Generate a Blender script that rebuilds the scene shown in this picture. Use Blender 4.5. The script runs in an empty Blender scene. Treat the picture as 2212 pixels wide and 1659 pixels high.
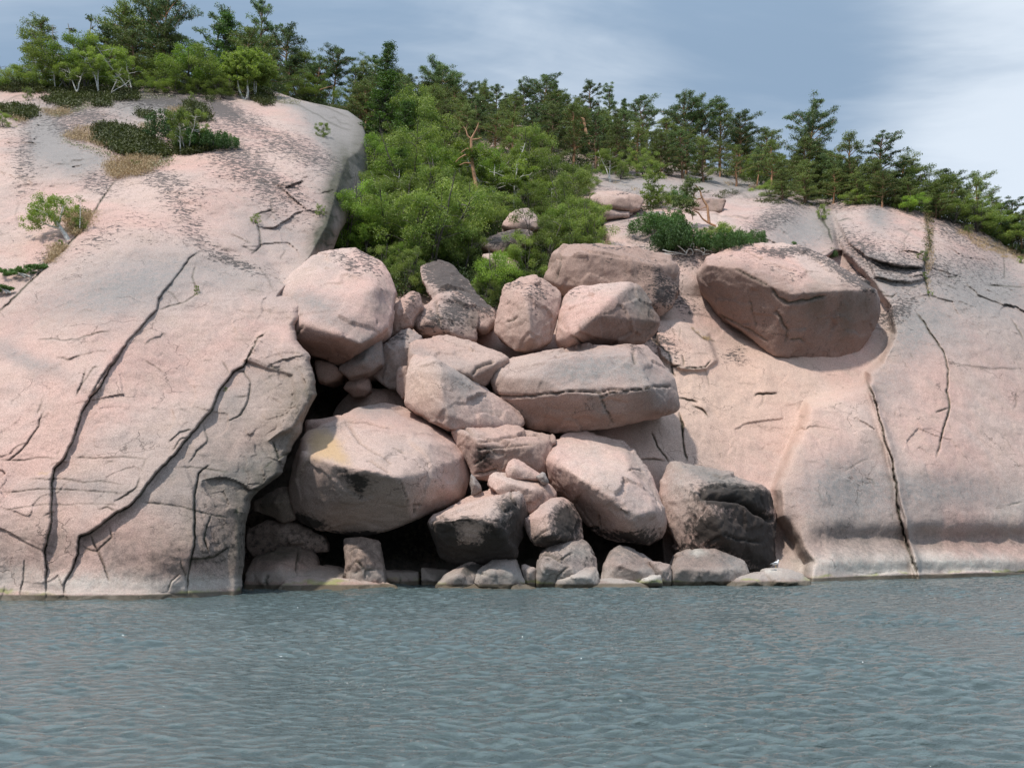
import bpy, bmesh, math, random
import numpy as np
from mathutils import Vector
rad = math.radians
C = bpy.context.scene.collection
SC = bpy.context.scene

# ------------------------------------------------------------------ camera, sky, sun, exposure
F = 2170.0; CX = 1106.0; HY = 1140.0; CAMZ = 3.0      # photograph measured on a 2212 x 1659 frame
cam_d = bpy.data.cameras.new('camera'); cam = bpy.data.objects.new('camera', cam_d); C.objects.link(cam)
cam.location = (0, 0, CAMZ); cam.rotation_euler = (rad(90), 0, 0)
cam_d.sensor_width = 36; cam_d.lens = 36 * F / 2212; cam_d.shift_y = (HY - 829.5) / 2212
cam_d.clip_start = 0.5; cam_d.clip_end = 6000
SC.camera = cam
SUN_EL, SUN_AZ = 60.0, -44.0          # azimuth from "behind the camera", negative = from the left
sd = Vector((math.sin(rad(SUN_AZ)) * math.cos(rad(SUN_EL)), -math.cos(rad(SUN_AZ)) * math.cos(rad(SUN_EL)), math.sin(rad(SUN_EL))))
sun_d = bpy.data.lights.new('sun', 'SUN'); sun = bpy.data.objects.new('sun', sun_d); C.objects.link(sun)
sun_d.energy = 3.8; sun_d.angle = rad(2.5); sun_d.color = (1.0, 0.95, 0.87)
sun.rotation_euler = sd.to_track_quat('Z', 'Y').to_euler(); sun.location = (-40, -40, 80)
world = bpy.data.worlds.new('World'); SC.world = world; world.use_nodes = True
SC.view_settings.view_transform = 'Standard'; SC.view_settings.look = 'None'
SC.view_settings.exposure = 0.15; SC.view_settings.gamma = 1.0; SC.view_settings.use_curve_mapping = False

class G:
    """small helper to write node trees"""
    def __init__(s, nt): s.nt = nt
    def n(s, t, **k):
        x = s.nt.nodes.new(t)
        for a, b in k.items(): setattr(x, a, b)
        return x
    def l(s, a, b): s.nt.links.new(a, b)
    def put(s, sock, v):
        if isinstance(v, bpy.types.NodeSocket): s.l(v, sock)
        elif v is not None:
            if sock.type == 'RGBA' and not hasattr(v, '__len__'): v = (v, v, v, 1)
            if sock.type == 'RGBA' and len(v) == 3: v = (*v, 1)
            sock.default_value = v
    def math(s, op, a, b=None, c=None, clamp=False):
        x = s.n('ShaderNodeMath', operation=op, use_clamp=clamp)
        s.put(x.inputs[0], a); s.put(x.inputs[1], b)
        if c is not None: s.put(x.inputs[2], c)
        return x.outputs[0]
    def vmath(s, op, a, b=None, out=0):
        x = s.n('ShaderNodeVectorMath', operation=op); s.put(x.inputs[0], a)
        if b is not None: s.put(x.inputs[1], b)
        return x.outputs[out]
    def mix(s, f, a, b, mode='MIX'):
        x = s.n('ShaderNodeMix', data_type='RGBA', blend_type=mode); x.clamp_factor = True
        s.put(x.inputs[0], f); s.put(x.inputs[6], a); s.put(x.inputs[7], b); return x.outputs[2]
    def noise(s, vec, scale, detail=4, rough=0.55, dist=0, col=False):
        x = s.n('ShaderNodeTexNoise'); s.put(x.inputs['Vector'], vec); x.inputs['Scale'].default_value = scale
        x.inputs['Detail'].default_value = detail; x.inputs['Roughness'].default_value = rough; x.inputs['Distortion'].default_value = dist
        return x.outputs['Color' if col else 'Fac']
    def ramp(s, v, lo, hi, a=0.0, b=1.0, smooth=True):
        x = s.n('ShaderNodeMapRange'); x.interpolation_type = 'SMOOTHSTEP' if smooth else 'LINEAR'
        s.put(x.inputs[0], v); x.inputs[1].default_value = lo; x.inputs[2].default_value = hi
        x.inputs[3].default_value = a; x.inputs[4].default_value = b; return x.outputs[0]
    def scale(s, vec, v):
        x = s.n('ShaderNodeMapping'); s.put(x.inputs[0], vec); x.inputs['Scale'].default_value = v; return x.outputs[0]

def build_world():
    g = G(world.node_tree); world.node_tree.nodes.clear()
    out = g.n('ShaderNodeOutputWorld'); bg = g.n('ShaderNodeBackground'); g.l(bg.outputs[0], out.inputs[0])
    sky = g.n('ShaderNodeTexSky'); sky.sky_type = 'NISHITA'; sky.sun_disc = False
    sky.sun_elevation = rad(SUN_EL); sky.sun_rotation = math.atan2(sd.x, sd.y)
    bg.inputs[1].default_value = 0.1
    tc = g.n('ShaderNodeTexCoord').outputs['Generated']
    sep = g.n('ShaderNodeSeparateXYZ'); g.l(tc, sep.inputs[0]); z = sep.outputs[2]
    # clouds on a flat layer far overhead: direction divided by its height gives streets of cloud that close up to the horizon
    zz = g.math('ADD', g.math('MAXIMUM', z, 0.0), 0.22)
    div = g.n('ShaderNodeVectorMath', operation='DIVIDE'); g.l(tc, div.inputs[0])
    cmb = g.n('ShaderNodeCombineXYZ'); 
    for i in range(3): g.l(zz, cmb.inputs[i])
    g.l(cmb.outputs[0], div.inputs[1]); p = div.outputs[0]
    rot = g.n('ShaderNodeMapping'); g.l(p, rot.inputs[0]); rot.inputs['Rotation'].default_value = (0, 0, rad(28)); rot.inputs['Scale'].default_value = (0.55, 1.5, 1); rot.inputs['Location'].default_value = (3.3, 1.7, 0)
    n1 = g.noise(rot.outputs[0], 1.5, 6, 0.55, 0.5)
    n2 = g.noise(rot.outputs[0], 0.45, 3, 0.5, 0.2)
    v = g.math('ADD', g.math('MULTIPLY', n1, 0.62), g.math('MULTIPLY', n2, 0.38))
    # thinner, brighter cloud stands to the right of the view
    v = g.math('ADD', v, g.math('MULTIPLY', g.math('SUBTRACT', g.noise(rot.outputs[0], 5.0, 5, 0.6, 0.6), 0.5), 0.16))
    d1 = Vector((0.50, 0.80, 0.33)).normalized()
    dot = g.vmath('DOT_PRODUCT', tc, tuple(d1), out=1)
    v = g.math('ADD', v, g.ramp(dot, 0.966, 1.0, 0.0, 0.22))
    d2 = Vector((0.02, 0.88, 0.34)).normalized()
    dot2 = g.vmath('DOT_PRODUCT', tc, tuple(d2), out=1)
    v = g.math('ADD', v, g.ramp(dot2, 0.985, 1.0, 0.0, 0.10))
    f = g.ramp(v, 0.41, 0.68)
    dark = (2.85, 3.95, 5.35, 1); lite = (7.6, 8.4, 9.3, 1)
    cl = g.mix(f, dark, lite)
    cl = g.mix(1.0, cl, g.ramp(z, 0.40, 0.95, 1.0, 2.4), 'MULTIPLY')     # overcast is brightest overhead
    g.l(g.mix(0.86, sky.outputs[0], cl), bg.inputs[0])
build_world()

# ------------------------------------------------------------------ numeric helpers
def W(px, py, d):
    px, py, d = np.broadcast_arrays(np.asarray(px, float), np.asarray(py, float), np.asarray(d, float))
    return np.stack([d * (px - CX) / F, d * np.ones_like(px), CAMZ + d * (HY - py) / F], -1)
def proj(P):
    return CX + F * P[..., 0] / P[..., 1], HY - F * (P[..., 2] - CAMZ) / P[..., 1]
def _hash(ix, iy, iz, seed):
    h = (ix.astype(np.uint32) * np.uint32(374761393) + iy.astype(np.uint32) * np.uint32(668265263) + iz.astype(np.uint32) * np.uint32(2147483647) + np.uint32(seed * 974711 + 13))
    h = (h ^ (h >> np.uint32(13))) * np.uint32(1274126177); h ^= h >> np.uint32(16)
    h = h * np.uint32(2246822519); h ^= h >> np.uint32(15)
    return (h & np.uint32(0xffffff)).astype(np.float32) / 8388607.5 - 1
def vnoise(P, seed=0):
    Pf = np.floor(P); f = (P - Pf).astype(np.float32); i = Pf.astype(np.int64); f = f * f * f * (f * (f * 6 - 15) + 10)
    out = 0
    for a in (0, 1):
        wa = f[..., 0] if a else 1 - f[..., 0]
        for b in (0, 1):
            wb = f[..., 1] if b else 1 - f[..., 1]
            for c in (0, 1):
                wc = f[..., 2] if c else 1 - f[..., 2]
                out = out + wa * wb * wc * _hash(i[..., 0] + a, i[..., 1] + b, i[..., 2] + c, seed)
    return out
def fbm(P, octv=4, seed=0, gain=0.5, ridged=False):
    s = 0; a = 1; t = 0
    for k in range(octv):
        n = vnoise(P * (2.03 ** k) + 17.3 * k, seed + k)
        if ridged: n = 1 - 2 * np.abs(n)
        s = s + a * n; t += a; a *= gain
    return s / t
def n2(x, y, sc, seed=0, octv=3):
    x, y = np.broadcast_arrays(np.asarray(x, float), np.asarray(y, float))
    return fbm(np.stack([x / sc, y / sc, np.zeros_like(x)], -1), octv, seed)
def chisel(P, sc, seed):
    """flat tilted facets with small steps between them, as in jointed rock (per-cell planes)"""
    Q = P / sc; Q = Q + 0.12 * np.stack([vnoise(Q * 2.3, seed + 1), vnoise(Q * 2.3, seed + 2), vnoise(Q * 2.3, seed + 3)], -1); B = np.floor(Q).astype(np.int64)
    best = np.full(Q.shape[:-1], 9e9); out = np.zeros(Q.shape[:-1])
    for a in (-1, 0, 1):
        for b in (-1, 0, 1):
            for c in (-1, 0, 1):
                I = B + np.array([a, b, c]); h = [(_hash(I[..., 0], I[..., 1], I[..., 2], seed + 10 + k)).astype(float) for k in range(7)]
                rel = Q - (I + .5 + .42 * np.stack(h[:3], -1)); d = (rel ** 2).sum(-1); m = d < best
                best = np.where(m, d, best); out = np.where(m, rel[..., 0] * h[3] + rel[..., 1] * h[4] + rel[..., 2] * h[5] + .22 * h[6], out)
    return out
class TPS:
    def __init__(s, pts, lam=0.02):
        A = np.array(pts, float); s.xy = A[:, :2] / 500; v = A[:, 2]; n = len(A)
        K = s.k(np.linalg.norm(s.xy[:, None] - s.xy[None], axis=-1)) + lam * np.eye(n) * 0.1
        Pm = np.hstack([np.ones((n, 1)), s.xy]); M = np.zeros((n + 3, n + 3)); M[:n, :n] = K; M[:n, n:] = Pm; M[n:, :n] = Pm.T
        s.w = np.linalg.solve(M, np.concatenate([v, np.zeros(3)]))
    def k(s, r): return np.where(r > 1e-9, r * r * np.log(np.maximum(r, 1e-9)), 0)
    def __call__(s, x, y):
        x = np.asarray(x, float) / 500; y = np.asarray(y, float) / 500
        o = s.w[-3] + s.w[-2] * x + s.w[-1] * y
        for (cx, cy), w in zip(s.xy, s.w[:-3]): o = o + w * s.k(np.hypot(x - cx, y - cy))
        return o
def poly_sd(X, Y, pts):
    """signed distance in px, positive inside"""
    d = np.full(X.shape, 1e9); ins = np.zeros(X.shape, bool); n = len(pts)
    for i in range(n):
        x0, y0 = pts[i]; x1, y1 = pts[(i + 1) % n]; ex, ey = x1 - x0, y1 - y0
        t = np.clip(((X - x0) * ex + (Y - y0) * ey) / (ex * ex + ey * ey + 1e-9), 0, 1)
        d = np.minimum(d, np.hypot(X - x0 - t * ex, Y - y0 - t * ey))
        if y0 != y1:
            c = ((y0 > Y) != (y1 > Y)) & (X < (x1 - x0) * (Y - y0) / (y1 - y0) + x0); ins ^= c
    return np.where(ins, d, -d)
def line_sd(X, Y, pts):
    d = np.full(X.shape, 1e9); sg = np.ones(X.shape); u = np.zeros(X.shape)
    L = [0.0]
    for a, b in zip(pts[:-1], pts[1:]): L.append(L[-1] + math.hypot(b[0] - a[0], b[1] - a[1]))
    for i, (a, b) in enumerate(zip(pts[:-1], pts[1:])):
        ex, ey = b[0] - a[0], b[1] - a[1]
        t = np.clip(((X - a[0]) * ex + (Y - a[1]) * ey) / (ex * ex + ey * ey + 1e-9), 0, 1)
        dd = np.hypot(X - a[0] - t * ex, Y - a[1] - t * ey); m = dd < d
        cr = ex * (Y - a[1]) - ey * (X - a[0])
        d = np.where(m, dd, d); sg = np.where(m, np.where(cr >= 0, 1, -1), sg); u = np.where(m, L[i] + t * (L[i + 1] - L[i]), u)
    return d, sg, u, L[-1]
# zoom frames used while measuring the photograph: (x offset, y offset, scale)
FR = {'1': (0, 151.1, .34163), '2': (0, 680.1, .38713), '3': (566.8, 491.2, .27327), '4': (1058, 491.2, .27327), '5': (491.2, 869, .27327),
      '6': (944.6, 869, .27327), '7': (1435.8, 377.8, .35085), '8': (1435.8, 793.5, .35085), 'T': (0, 0, .17082), 'S': (377.8, 0, .17082),
      'V': (680.1, 75.6, .34163), 'U': (1171.3, 340.1, .22206), 'D': (0, 0, 1)}
def fr(f, pts):
    ox, oy, s = FR[f]; return [(ox + s * p[0], oy + s * p[1], *p[2:]) for p in pts]

# crack: (frame, pts, half width px, depth m, step height m of the side to the left when walking down, reach px)
def apply_cracks(X, Y, D, cracks, seed):
    Xw = X + 4 * n2(X, Y, 45, seed) + 1.6 * n2(X, Y, 9, seed + 5); Yw = Y + 4 * n2(X, Y, 45, seed + 9) + 1.6 * n2(X, Y, 9, seed + 14)
    mask = np.zeros(X.shape)
    for k, (f, pts, w, dep, st, L) in enumerate(cracks):
        pts = fr(f, pts); xs = [p[0] for p in pts]; ys = [p[1] for p in pts]; m = max(4 * w, 3.5 * L) + 12
        sel = (X > min(xs) - m) & (X < max(xs) + m) & (Y > min(ys) - m) & (Y < max(ys) + m)
        if not sel.any(): continue
        x, y = Xw[sel], Yw[sel]
        d, sg, u, T = line_sd(x, y, pts)
        wv = w * (1 + 1.1 * n2(u, u * 0 + k * 7.7, 22, seed + 3))
        taper = np.clip(u / (0.08 * T + 8), 0, 1) ** .6 * np.clip((T - u) / (0.08 * T + 8), 0, 1) ** .6
        c = dep * np.exp(-(d / np.maximum(wv, 1.5)) ** 2) * taper * (0.75 + .5 * n2(u, u * 0 + k * 3.3, 35, seed + 6))
        s = d * sg
        if st:
            t2 = np.clip(u / (0.2 * T + 20), 0, 1) * np.clip((T - u) / (0.2 * T + 20), 0, 1)
            sd_ = s * (1 if st > 0 else -1)
            c = c - abs(st) * 0.5 * (1 + np.tanh(sd_ / (w + 2.5))) * np.exp(-np.maximum(sd_, 0) / L) * t2
        D[sel] += c; mask[sel] = np.maximum(mask[sel], np.exp(-(d / (np.maximum(wv, 1.5) * 1.1)) ** 2) * taper * min(1.2, .25 + dep * 2.2))
    return D, mask
def grad_factor(D, X, Y):
    gy = np.gradient(D, axis=0) / np.maximum(np.abs(np.gradient(Y, axis=0)), .3); gx = np.gradient(D, axis=1) / np.maximum(np.abs(np.gradient(X, axis=1)), .3)
    return np.clip(np.sqrt(1 + (gx ** 2 + gy ** 2) * (F / D) ** 2), 1, 4)

# ------------------------------------------------------------------ object helpers
def mk_mesh(name, V, Fc, smooth=True):
    me = bpy.data.meshes.new(name); V = np.asarray(V, np.float32).reshape(-1, 3); Fc = np.asarray(Fc, np.int32)
    k = Fc.shape[1]; me.vertices.add(len(V)); me.vertices.foreach_set('co', V.ravel())
    me.loops.add(Fc.size); me.loops.foreach_set('vertex_index', Fc.ravel())
    me.polygons.add(len(Fc)); me.polygons.foreach_set('loop_start', np.arange(0, Fc.size, k, dtype=np.int32)); me.polygons.foreach_set('loop_total', np.full(len(Fc), k, np.int32))
    me.update(calc_edges=True); me.polygons.foreach_set('use_smooth', np.full(len(Fc), smooth)); return me
def obj(name, me, mat=None, parent=None):
    o = bpy.data.objects.new(name, me); C.objects.link(o)
    if mat and not me.materials: me.materials.append(mat)
    if parent: o.parent = parent
    return o
def tag(o, label=None, cat=None, group=None, kind=None):
    if label: o['label'] = label
    if cat: o['category'] = cat
    if group: o['group'] = group
    if kind: o['kind'] = kind
    return o
def empty(name, loc, rz=0):
    o = bpy.data.objects.new(name, None); C.objects.link(o); o.location = loc; o.rotation_euler = (0, 0, rz); o.empty_display_size = .3; return o
def set_attr(me, name, arr):
    a = me.attributes.new(name, 'FLOAT_COLOR', 'POINT'); a.data.foreach_set('color', np.asarray(arr, np.float32).ravel())
def tube(pts, radii, n=6):
    pts = np.array(pts, float); N = len(pts); T = np.gradient(pts, axis=0); T /= np.linalg.norm(T, axis=1)[:, None] + 1e-9
    ref = np.array([0.31, 0.95, 0.05]); A = np.cross(T, ref); A /= np.linalg.norm(A, axis=1)[:, None] + 1e-9; B = np.cross(T, A)
    th = np.arange(n) * 2 * math.pi / n
    V = pts[:, None] + np.array(radii)[:, None, None] * (np.cos(th)[None, :, None] * A[:, None] + np.sin(th)[None, :, None] * B[:, None])
    f = []
    for i in range(N - 1):
        for j in range(n): f.append((i * n + j, i * n + (j + 1) % n, (i + 1) * n + (j + 1) % n, (i + 1) * n + j))
    return V.reshape(-1, 3), np.array(f)
def join_geo(parts):
    Vs, Fs, o = [], [], 0
    for V, f in parts: Vs.append(V); Fs.append(f + o); o += len(V)
    return np.concatenate(Vs), np.concatenate(Fs)

# ------------------------------------------------------------------ materials
def new_mat(name):
    m = bpy.data.materials.new(name); m.use_nodes = True; m.node_tree.nodes.clear(); g = G(m.node_tree)
    out = g.n('ShaderNodeOutputMaterial'); b = g.n('ShaderNodeBsdfPrincipled'); g.l(b.outputs[0], out.inputs[0]); return m, g, b, out
def rock_mat():
    m, g, b, out = new_mat('pink_granite')
    geo = g.n('ShaderNodeNewGeometry'); pos = geo.outputs['Position']; nrm = geo.outputs['True Normal']
    sp = g.n('ShaderNodeSeparateXYZ'); g.l(pos, sp.inputs[0]); z = sp.outputs[2]
    sn = g.n('ShaderNodeSeparateXYZ'); g.l(nrm, sn.inputs[0]); nz = sn.outputs[2]
    def attr(nm):
        a = g.n('ShaderNodeAttribute'); a.attribute_name = nm; s = g.n('ShaderNodeSeparateColor'); g.l(a.outputs['Color'], s.inputs[0]); return s.outputs[0], s.outputs[1], s.outputs[2], a.outputs['Alpha']
    lich, grey, oran, black = attr('paint'); brown, olive, white, warm = attr('paint2')
    big = g.noise(pos, 0.13, 4, 0.55, 0.6); mid = g.noise(pos, 0.55, 5, 0.6, 0.4); fine = g.noise(pos, 3.6, 6, 0.68)
    grain = g.noise(pos, 17.0, 5, 0.85); streak = g.noise(g.scale(pos, (1.6, 1.6, 0.16)), 0.9, 4, 0.6)
    pink = (0.495, 0.322, 0.275); pale = (0.480, 0.358, 0.312); beige = (0.430, 0.312, 0.255); bluegrey = (0.235, 0.212, 0.200)
    c = g.mix(g.ramp(big, 0.38, 0.62), pink, pale)
    c = g.mix(g.math('MULTIPLY', g.ramp(mid, 0.45, 0.7), 0.5), c, beige)
    c = g.mix(g.ramp(g.noise(pos, 0.21, 5, 0.6, 1.0), 0.48, 0.70, 0, 0.30), c, bluegrey)
    c = g.mix(g.math('MULTIPLY', warm, 0.7), c, (0.520, 0.365, 0.285))
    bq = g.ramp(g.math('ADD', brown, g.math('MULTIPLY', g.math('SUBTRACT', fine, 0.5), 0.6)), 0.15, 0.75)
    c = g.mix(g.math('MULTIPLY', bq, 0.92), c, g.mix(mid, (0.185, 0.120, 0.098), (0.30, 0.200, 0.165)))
    rnd = g.n('ShaderNodeObjectInfo').outputs['Random']
    c = g.mix(g.ramp(rnd, 0.0, 1.0, 0.0, 0.55), c, (0.345, 0.238, 0.195))
    # thin grey patina that runs in streaks
    gm = g.math('ADD', g.math('MULTIPLY', grey, 1.35), g.math('MULTIPLY', g.ramp(streak, 0.5, 0.8), 0.25))
    gm = g.math('MULTIPLY', gm, g.ramp(fine, 0.25, 0.75, 0.6, 1.1), clamp=True)
    c = g.mix(gm, c, bluegrey)
    c = g.mix(g.math('MULTIPLY', olive, g.ramp(streak, 0.3, 0.7, 0.7, 1.0), clamp=True), c, (0.075, 0.070, 0.050))
    c = g.mix(g.math('MULTIPLY', white, g.ramp(fine, 0.3, 0.7, 0.55, 1.0), clamp=True), c, (0.50, 0.47, 0.42))
    # mineral speckle
    c = g.mix(g.ramp(grain, 0.30, 0.70, 0.72, 1.26), 0.0, c, 'MIX') if False else g.mix(1.0, c, g.ramp(grain, 0.33, 0.67, 0.66, 1.30), 'MULTIPLY')
    c = g.mix(1.0, c, g.ramp(fine, 0.3, 0.7, 0.94, 1.05), 'MULTIPLY')
    vor = g.n('ShaderNodeTexVoronoi'); vor.feature = 'F1'; g.put(vor.inputs['Vector'], pos); vor.inputs['Scale'].default_value = 14
    c = g.mix(g.math('MULTIPLY', g.ramp(vor.outputs['Distance'], 0.22, 0.12), 0.22), c, (0.12, 0.10, 0.095))
    # crusts of dark lichen, in short dashes where it is painted
    dash = g.noise(g.scale(pos, (1.3, 1.1, 3.2)), 2.2, 5, 0.72, 0.6)
    dm2 = g.ramp(g.math('ADD', g.math('MULTIPLY', lich, 0.27), dash), 0.71, 0.745)
    c = g.mix(g.math('MULTIPLY', dm2, 0.86), c, g.mix(grain, (0.028, 0.026, 0.027), (0.075, 0.066, 0.063)))
    # orange lichen
    om = g.ramp(g.math('ADD', g.math('MULTIPLY', oran, 0.42), g.math('MULTIPLY', grain, 0.9)), 0.62, 0.95)
    c = g.mix(g.math('MULTIPLY', om, 0.62), c, g.mix(grain, (0.46, 0.26, 0.07), (0.42, 0.31, 0.17)))
    # black algae, painted and in a band above the water; also painted cave shade
    zn = g.math('ADD', z, g.math('MULTIPLY', g.math('SUBTRACT', mid, 0.5), 2.6))
    band = g.math('MULTIPLY', g.ramp(zn, 1.0, 1.6), g.ramp(zn, 3.4, 2.2))
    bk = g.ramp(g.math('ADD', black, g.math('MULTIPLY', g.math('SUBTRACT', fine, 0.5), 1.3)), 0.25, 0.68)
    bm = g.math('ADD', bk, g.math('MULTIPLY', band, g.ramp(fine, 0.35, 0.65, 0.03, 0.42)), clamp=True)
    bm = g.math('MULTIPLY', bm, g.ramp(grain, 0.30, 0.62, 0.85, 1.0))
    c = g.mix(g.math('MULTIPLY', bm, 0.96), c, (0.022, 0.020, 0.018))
    zw = g.math('ADD', z, g.math('MULTIPLY', g.math('SUBTRACT', mid, 0.5), 1.0))
    wb = g.math('MULTIPLY', g.ramp(zw, 0.18, 0.36), g.ramp(zw, 1.1, 0.6))
    c = g.mix(g.math('MULTIPLY', g.math('MULTIPLY', wb, g.math('SUBTRACT', 1.0, black, clamp=True)), 0.34), c, (0.42, 0.395, 0.36))
    alg = g.math('MULTIPLY', g.ramp(zw, 0.16, 0.22), g.ramp(zw, 0.42, 0.26))
    c = g.mix(g.math('MULTIPLY', alg, g.math('MULTIPLY', g.ramp(g.noise(pos, 0.4, 3), 0.5, 0.62), 0.65)), c, (0.25, 0.27, 0.08))
    wet = g.ramp(z, 0.27, 0.17)
    c = g.mix(wet, c, g.mix(mid, (0.070, 0.058, 0.042), (0.15, 0.12, 0.088)))
    g.put(b.inputs['Base Color'], c)
    g.put(b.inputs['Roughness'], g.mix(wet, 0.85, 0.45)); b.inputs['Specular IOR Level'].default_value = 0.25
    h = g.math('ADD', g.math('MULTIPLY', fine, 0.06), g.math('MULTIPLY', grain, 0.018))
    h = g.math('ADD', h, g.math('MULTIPLY', mid, 0.07)); h = g.math('ADD', h, g.math('MULTIPLY', dm2, 0.02))
    wv = g.vmath('ADD', pos, g.vmath('SCALE', g.vmath('SUBTRACT', g.noise(pos, 0.5, 4, 0.6, 0, True), (0.5, 0.5, 0.5)), None))
    for nd in m.node_tree.nodes:
        if nd.type == 'VECT_MATH' and nd.operation == 'SCALE': nd.inputs['Scale'].default_value = 2.6
    vc = g.n('ShaderNodeTexVoronoi'); vc.feature = 'DISTANCE_TO_EDGE'; g.put(vc.inputs['Vector'], g.scale(wv, (0.8, 0.8, 1.1))); vc.inputs['Scale'].default_value = 0.42
    cm = g.math('MULTIPLY', g.ramp(vc.outputs['Distance'], 0.010, 0.0), g.ramp(g.noise(pos, 0.33, 3), 0.52, 0.62))
    h = g.math('SUBTRACT', h, g.math('MULTIPLY', cm, 0.05))
    c = g.mix(g.math('MULTIPLY', cm, 0.55), c, (0.10, 0.075, 0.06)); g.put(b.inputs['Base Color'], c)
    bp = g.n('ShaderNodeBump'); bp.inputs['Strength'].default_value = 0.75; bp.inputs['Distance'].default_value = 1.0; g.put(bp.inputs['Height'], h); g.l(bp.outputs[0], b.inputs['Normal'])
    return m
ROCK = rock_mat()
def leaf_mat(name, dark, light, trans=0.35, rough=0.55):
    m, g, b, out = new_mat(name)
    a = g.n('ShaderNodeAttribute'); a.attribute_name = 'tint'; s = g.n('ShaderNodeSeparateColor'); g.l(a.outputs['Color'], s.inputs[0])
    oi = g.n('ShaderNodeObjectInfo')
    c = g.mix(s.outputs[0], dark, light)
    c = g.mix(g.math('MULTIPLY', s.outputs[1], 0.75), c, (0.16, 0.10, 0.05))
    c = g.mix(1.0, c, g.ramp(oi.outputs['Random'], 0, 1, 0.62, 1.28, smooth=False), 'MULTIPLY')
    g.put(b.inputs['Base Color'], c); b.inputs['Roughness'].default_value = rough; b.inputs['Specular IOR Level'].default_value = 0.3
    tr = g.n('ShaderNodeBsdfTranslucent'); g.put(tr.inputs[0], g.mix(1.0, c, (1.1, 1.25, 0.5), 'MULTIPLY')); mx = g.n('ShaderNodeMixShader'); mx.inputs[0].default_value = trans
    g.l(b.outputs[0], mx.inputs[1]); g.l(tr.outputs[0], mx.inputs[2]); g.l(mx.outputs[0], out.inputs[0]); return m
def plain_mat(name, a, b2, scale=6, rough=0.8, stretch=(1, 1, 1)):
    m, g, b, out = new_mat(name)
    tc = g.n('ShaderNodeTexCoord').outputs['Object']; n = g.noise(g.scale(tc, stretch), scale, 5, 0.65)
    g.put(b.inputs['Base Color'], g.mix(g.ramp(n, 0.35, 0.65), a, b2)); b.inputs['Roughness'].default_value = rough
    bp = g.n('ShaderNodeBump'); bp.inputs['Strength'].default_value = 0.4; bp.inputs['Distance'].default_value = 0.03; g.put(bp.inputs['Height'], n); g.l(bp.outputs[0], b.inputs['Normal']); return m
M = dict(
    pine=leaf_mat('pine_needles', (0.050, 0.090, 0.041), (0.177, 0.244, 0.087), 0.18),
    pine2=leaf_mat('pine_needles_warm', (0.075, 0.108, 0.039), (0.238, 0.286, 0.083), 0.2),
    spruce=leaf_mat('spruce_needles', (0.050, 0.093, 0.032), (0.151, 0.255, 0.057), 0.18),
    birch=leaf_mat('birch_leaves', (0.113, 0.170, 0.040), (0.335, 0.392, 0.101), 0.4),
    leaf=leaf_mat('broad_leaves', (0.099, 0.160, 0.038), (0.289, 0.334, 0.087), 0.35),
    lime=leaf_mat('yellow_green_leaves', (0.105, 0.188, 0.030), (0.314, 0.429, 0.082), 0.4),
    juniper=leaf_mat('juniper_needles', (0.042, 0.091, 0.029), (0.128, 0.228, 0.052), 0.15),
    heather=leaf_mat('heather_leaves', (0.054, 0.065, 0.020), (0.157, 0.178, 0.043), 0.15),
    grass=leaf_mat('dry_grass_blades', (0.42, 0.29, 0.14), (0.60, 0.45, 0.27), 0.0),
    moss=leaf_mat('reindeer_lichen', (0.33, 0.33, 0.19), (0.48, 0.47, 0.30), 0.1),
    floor=leaf_mat('undergrowth_leaves', (0.037, 0.063, 0.023), (0.131, 0.167, 0.050), 0.25),
    bark=plain_mat('pine_bark', (0.17, 0.105, 0.07), (0.34, 0.20, 0.12), 5, stretch=(1, 1, .3)),
    orange=plain_mat('orange_pine_bark', (0.30, 0.15, 0.08), (0.46, 0.26, 0.15), 5, stretch=(1, 1, .3)),
    grey=plain_mat('grey_dead_wood', (0.20, 0.19, 0.18), (0.40, 0.38, 0.36), 6, stretch=(1, 1, .3)),
    white=plain_mat('birch_bark', (0.42, 0.40, 0.37), (0.74, 0.71, 0.67), 7, stretch=(1, 1, 2)),
    darkbark=plain_mat('dark_bark', (0.06, 0.05, 0.045), (0.14, 0.12, 0.10), 7),
    silver=plain_mat('bleached_driftwood', (0.40, 0.39, 0.37), (0.66, 0.64, 0.60), 9),
    post=plain_mat('white_paint', (0.72, 0.72, 0.70), (0.82, 0.82, 0.80), 9),
)
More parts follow.
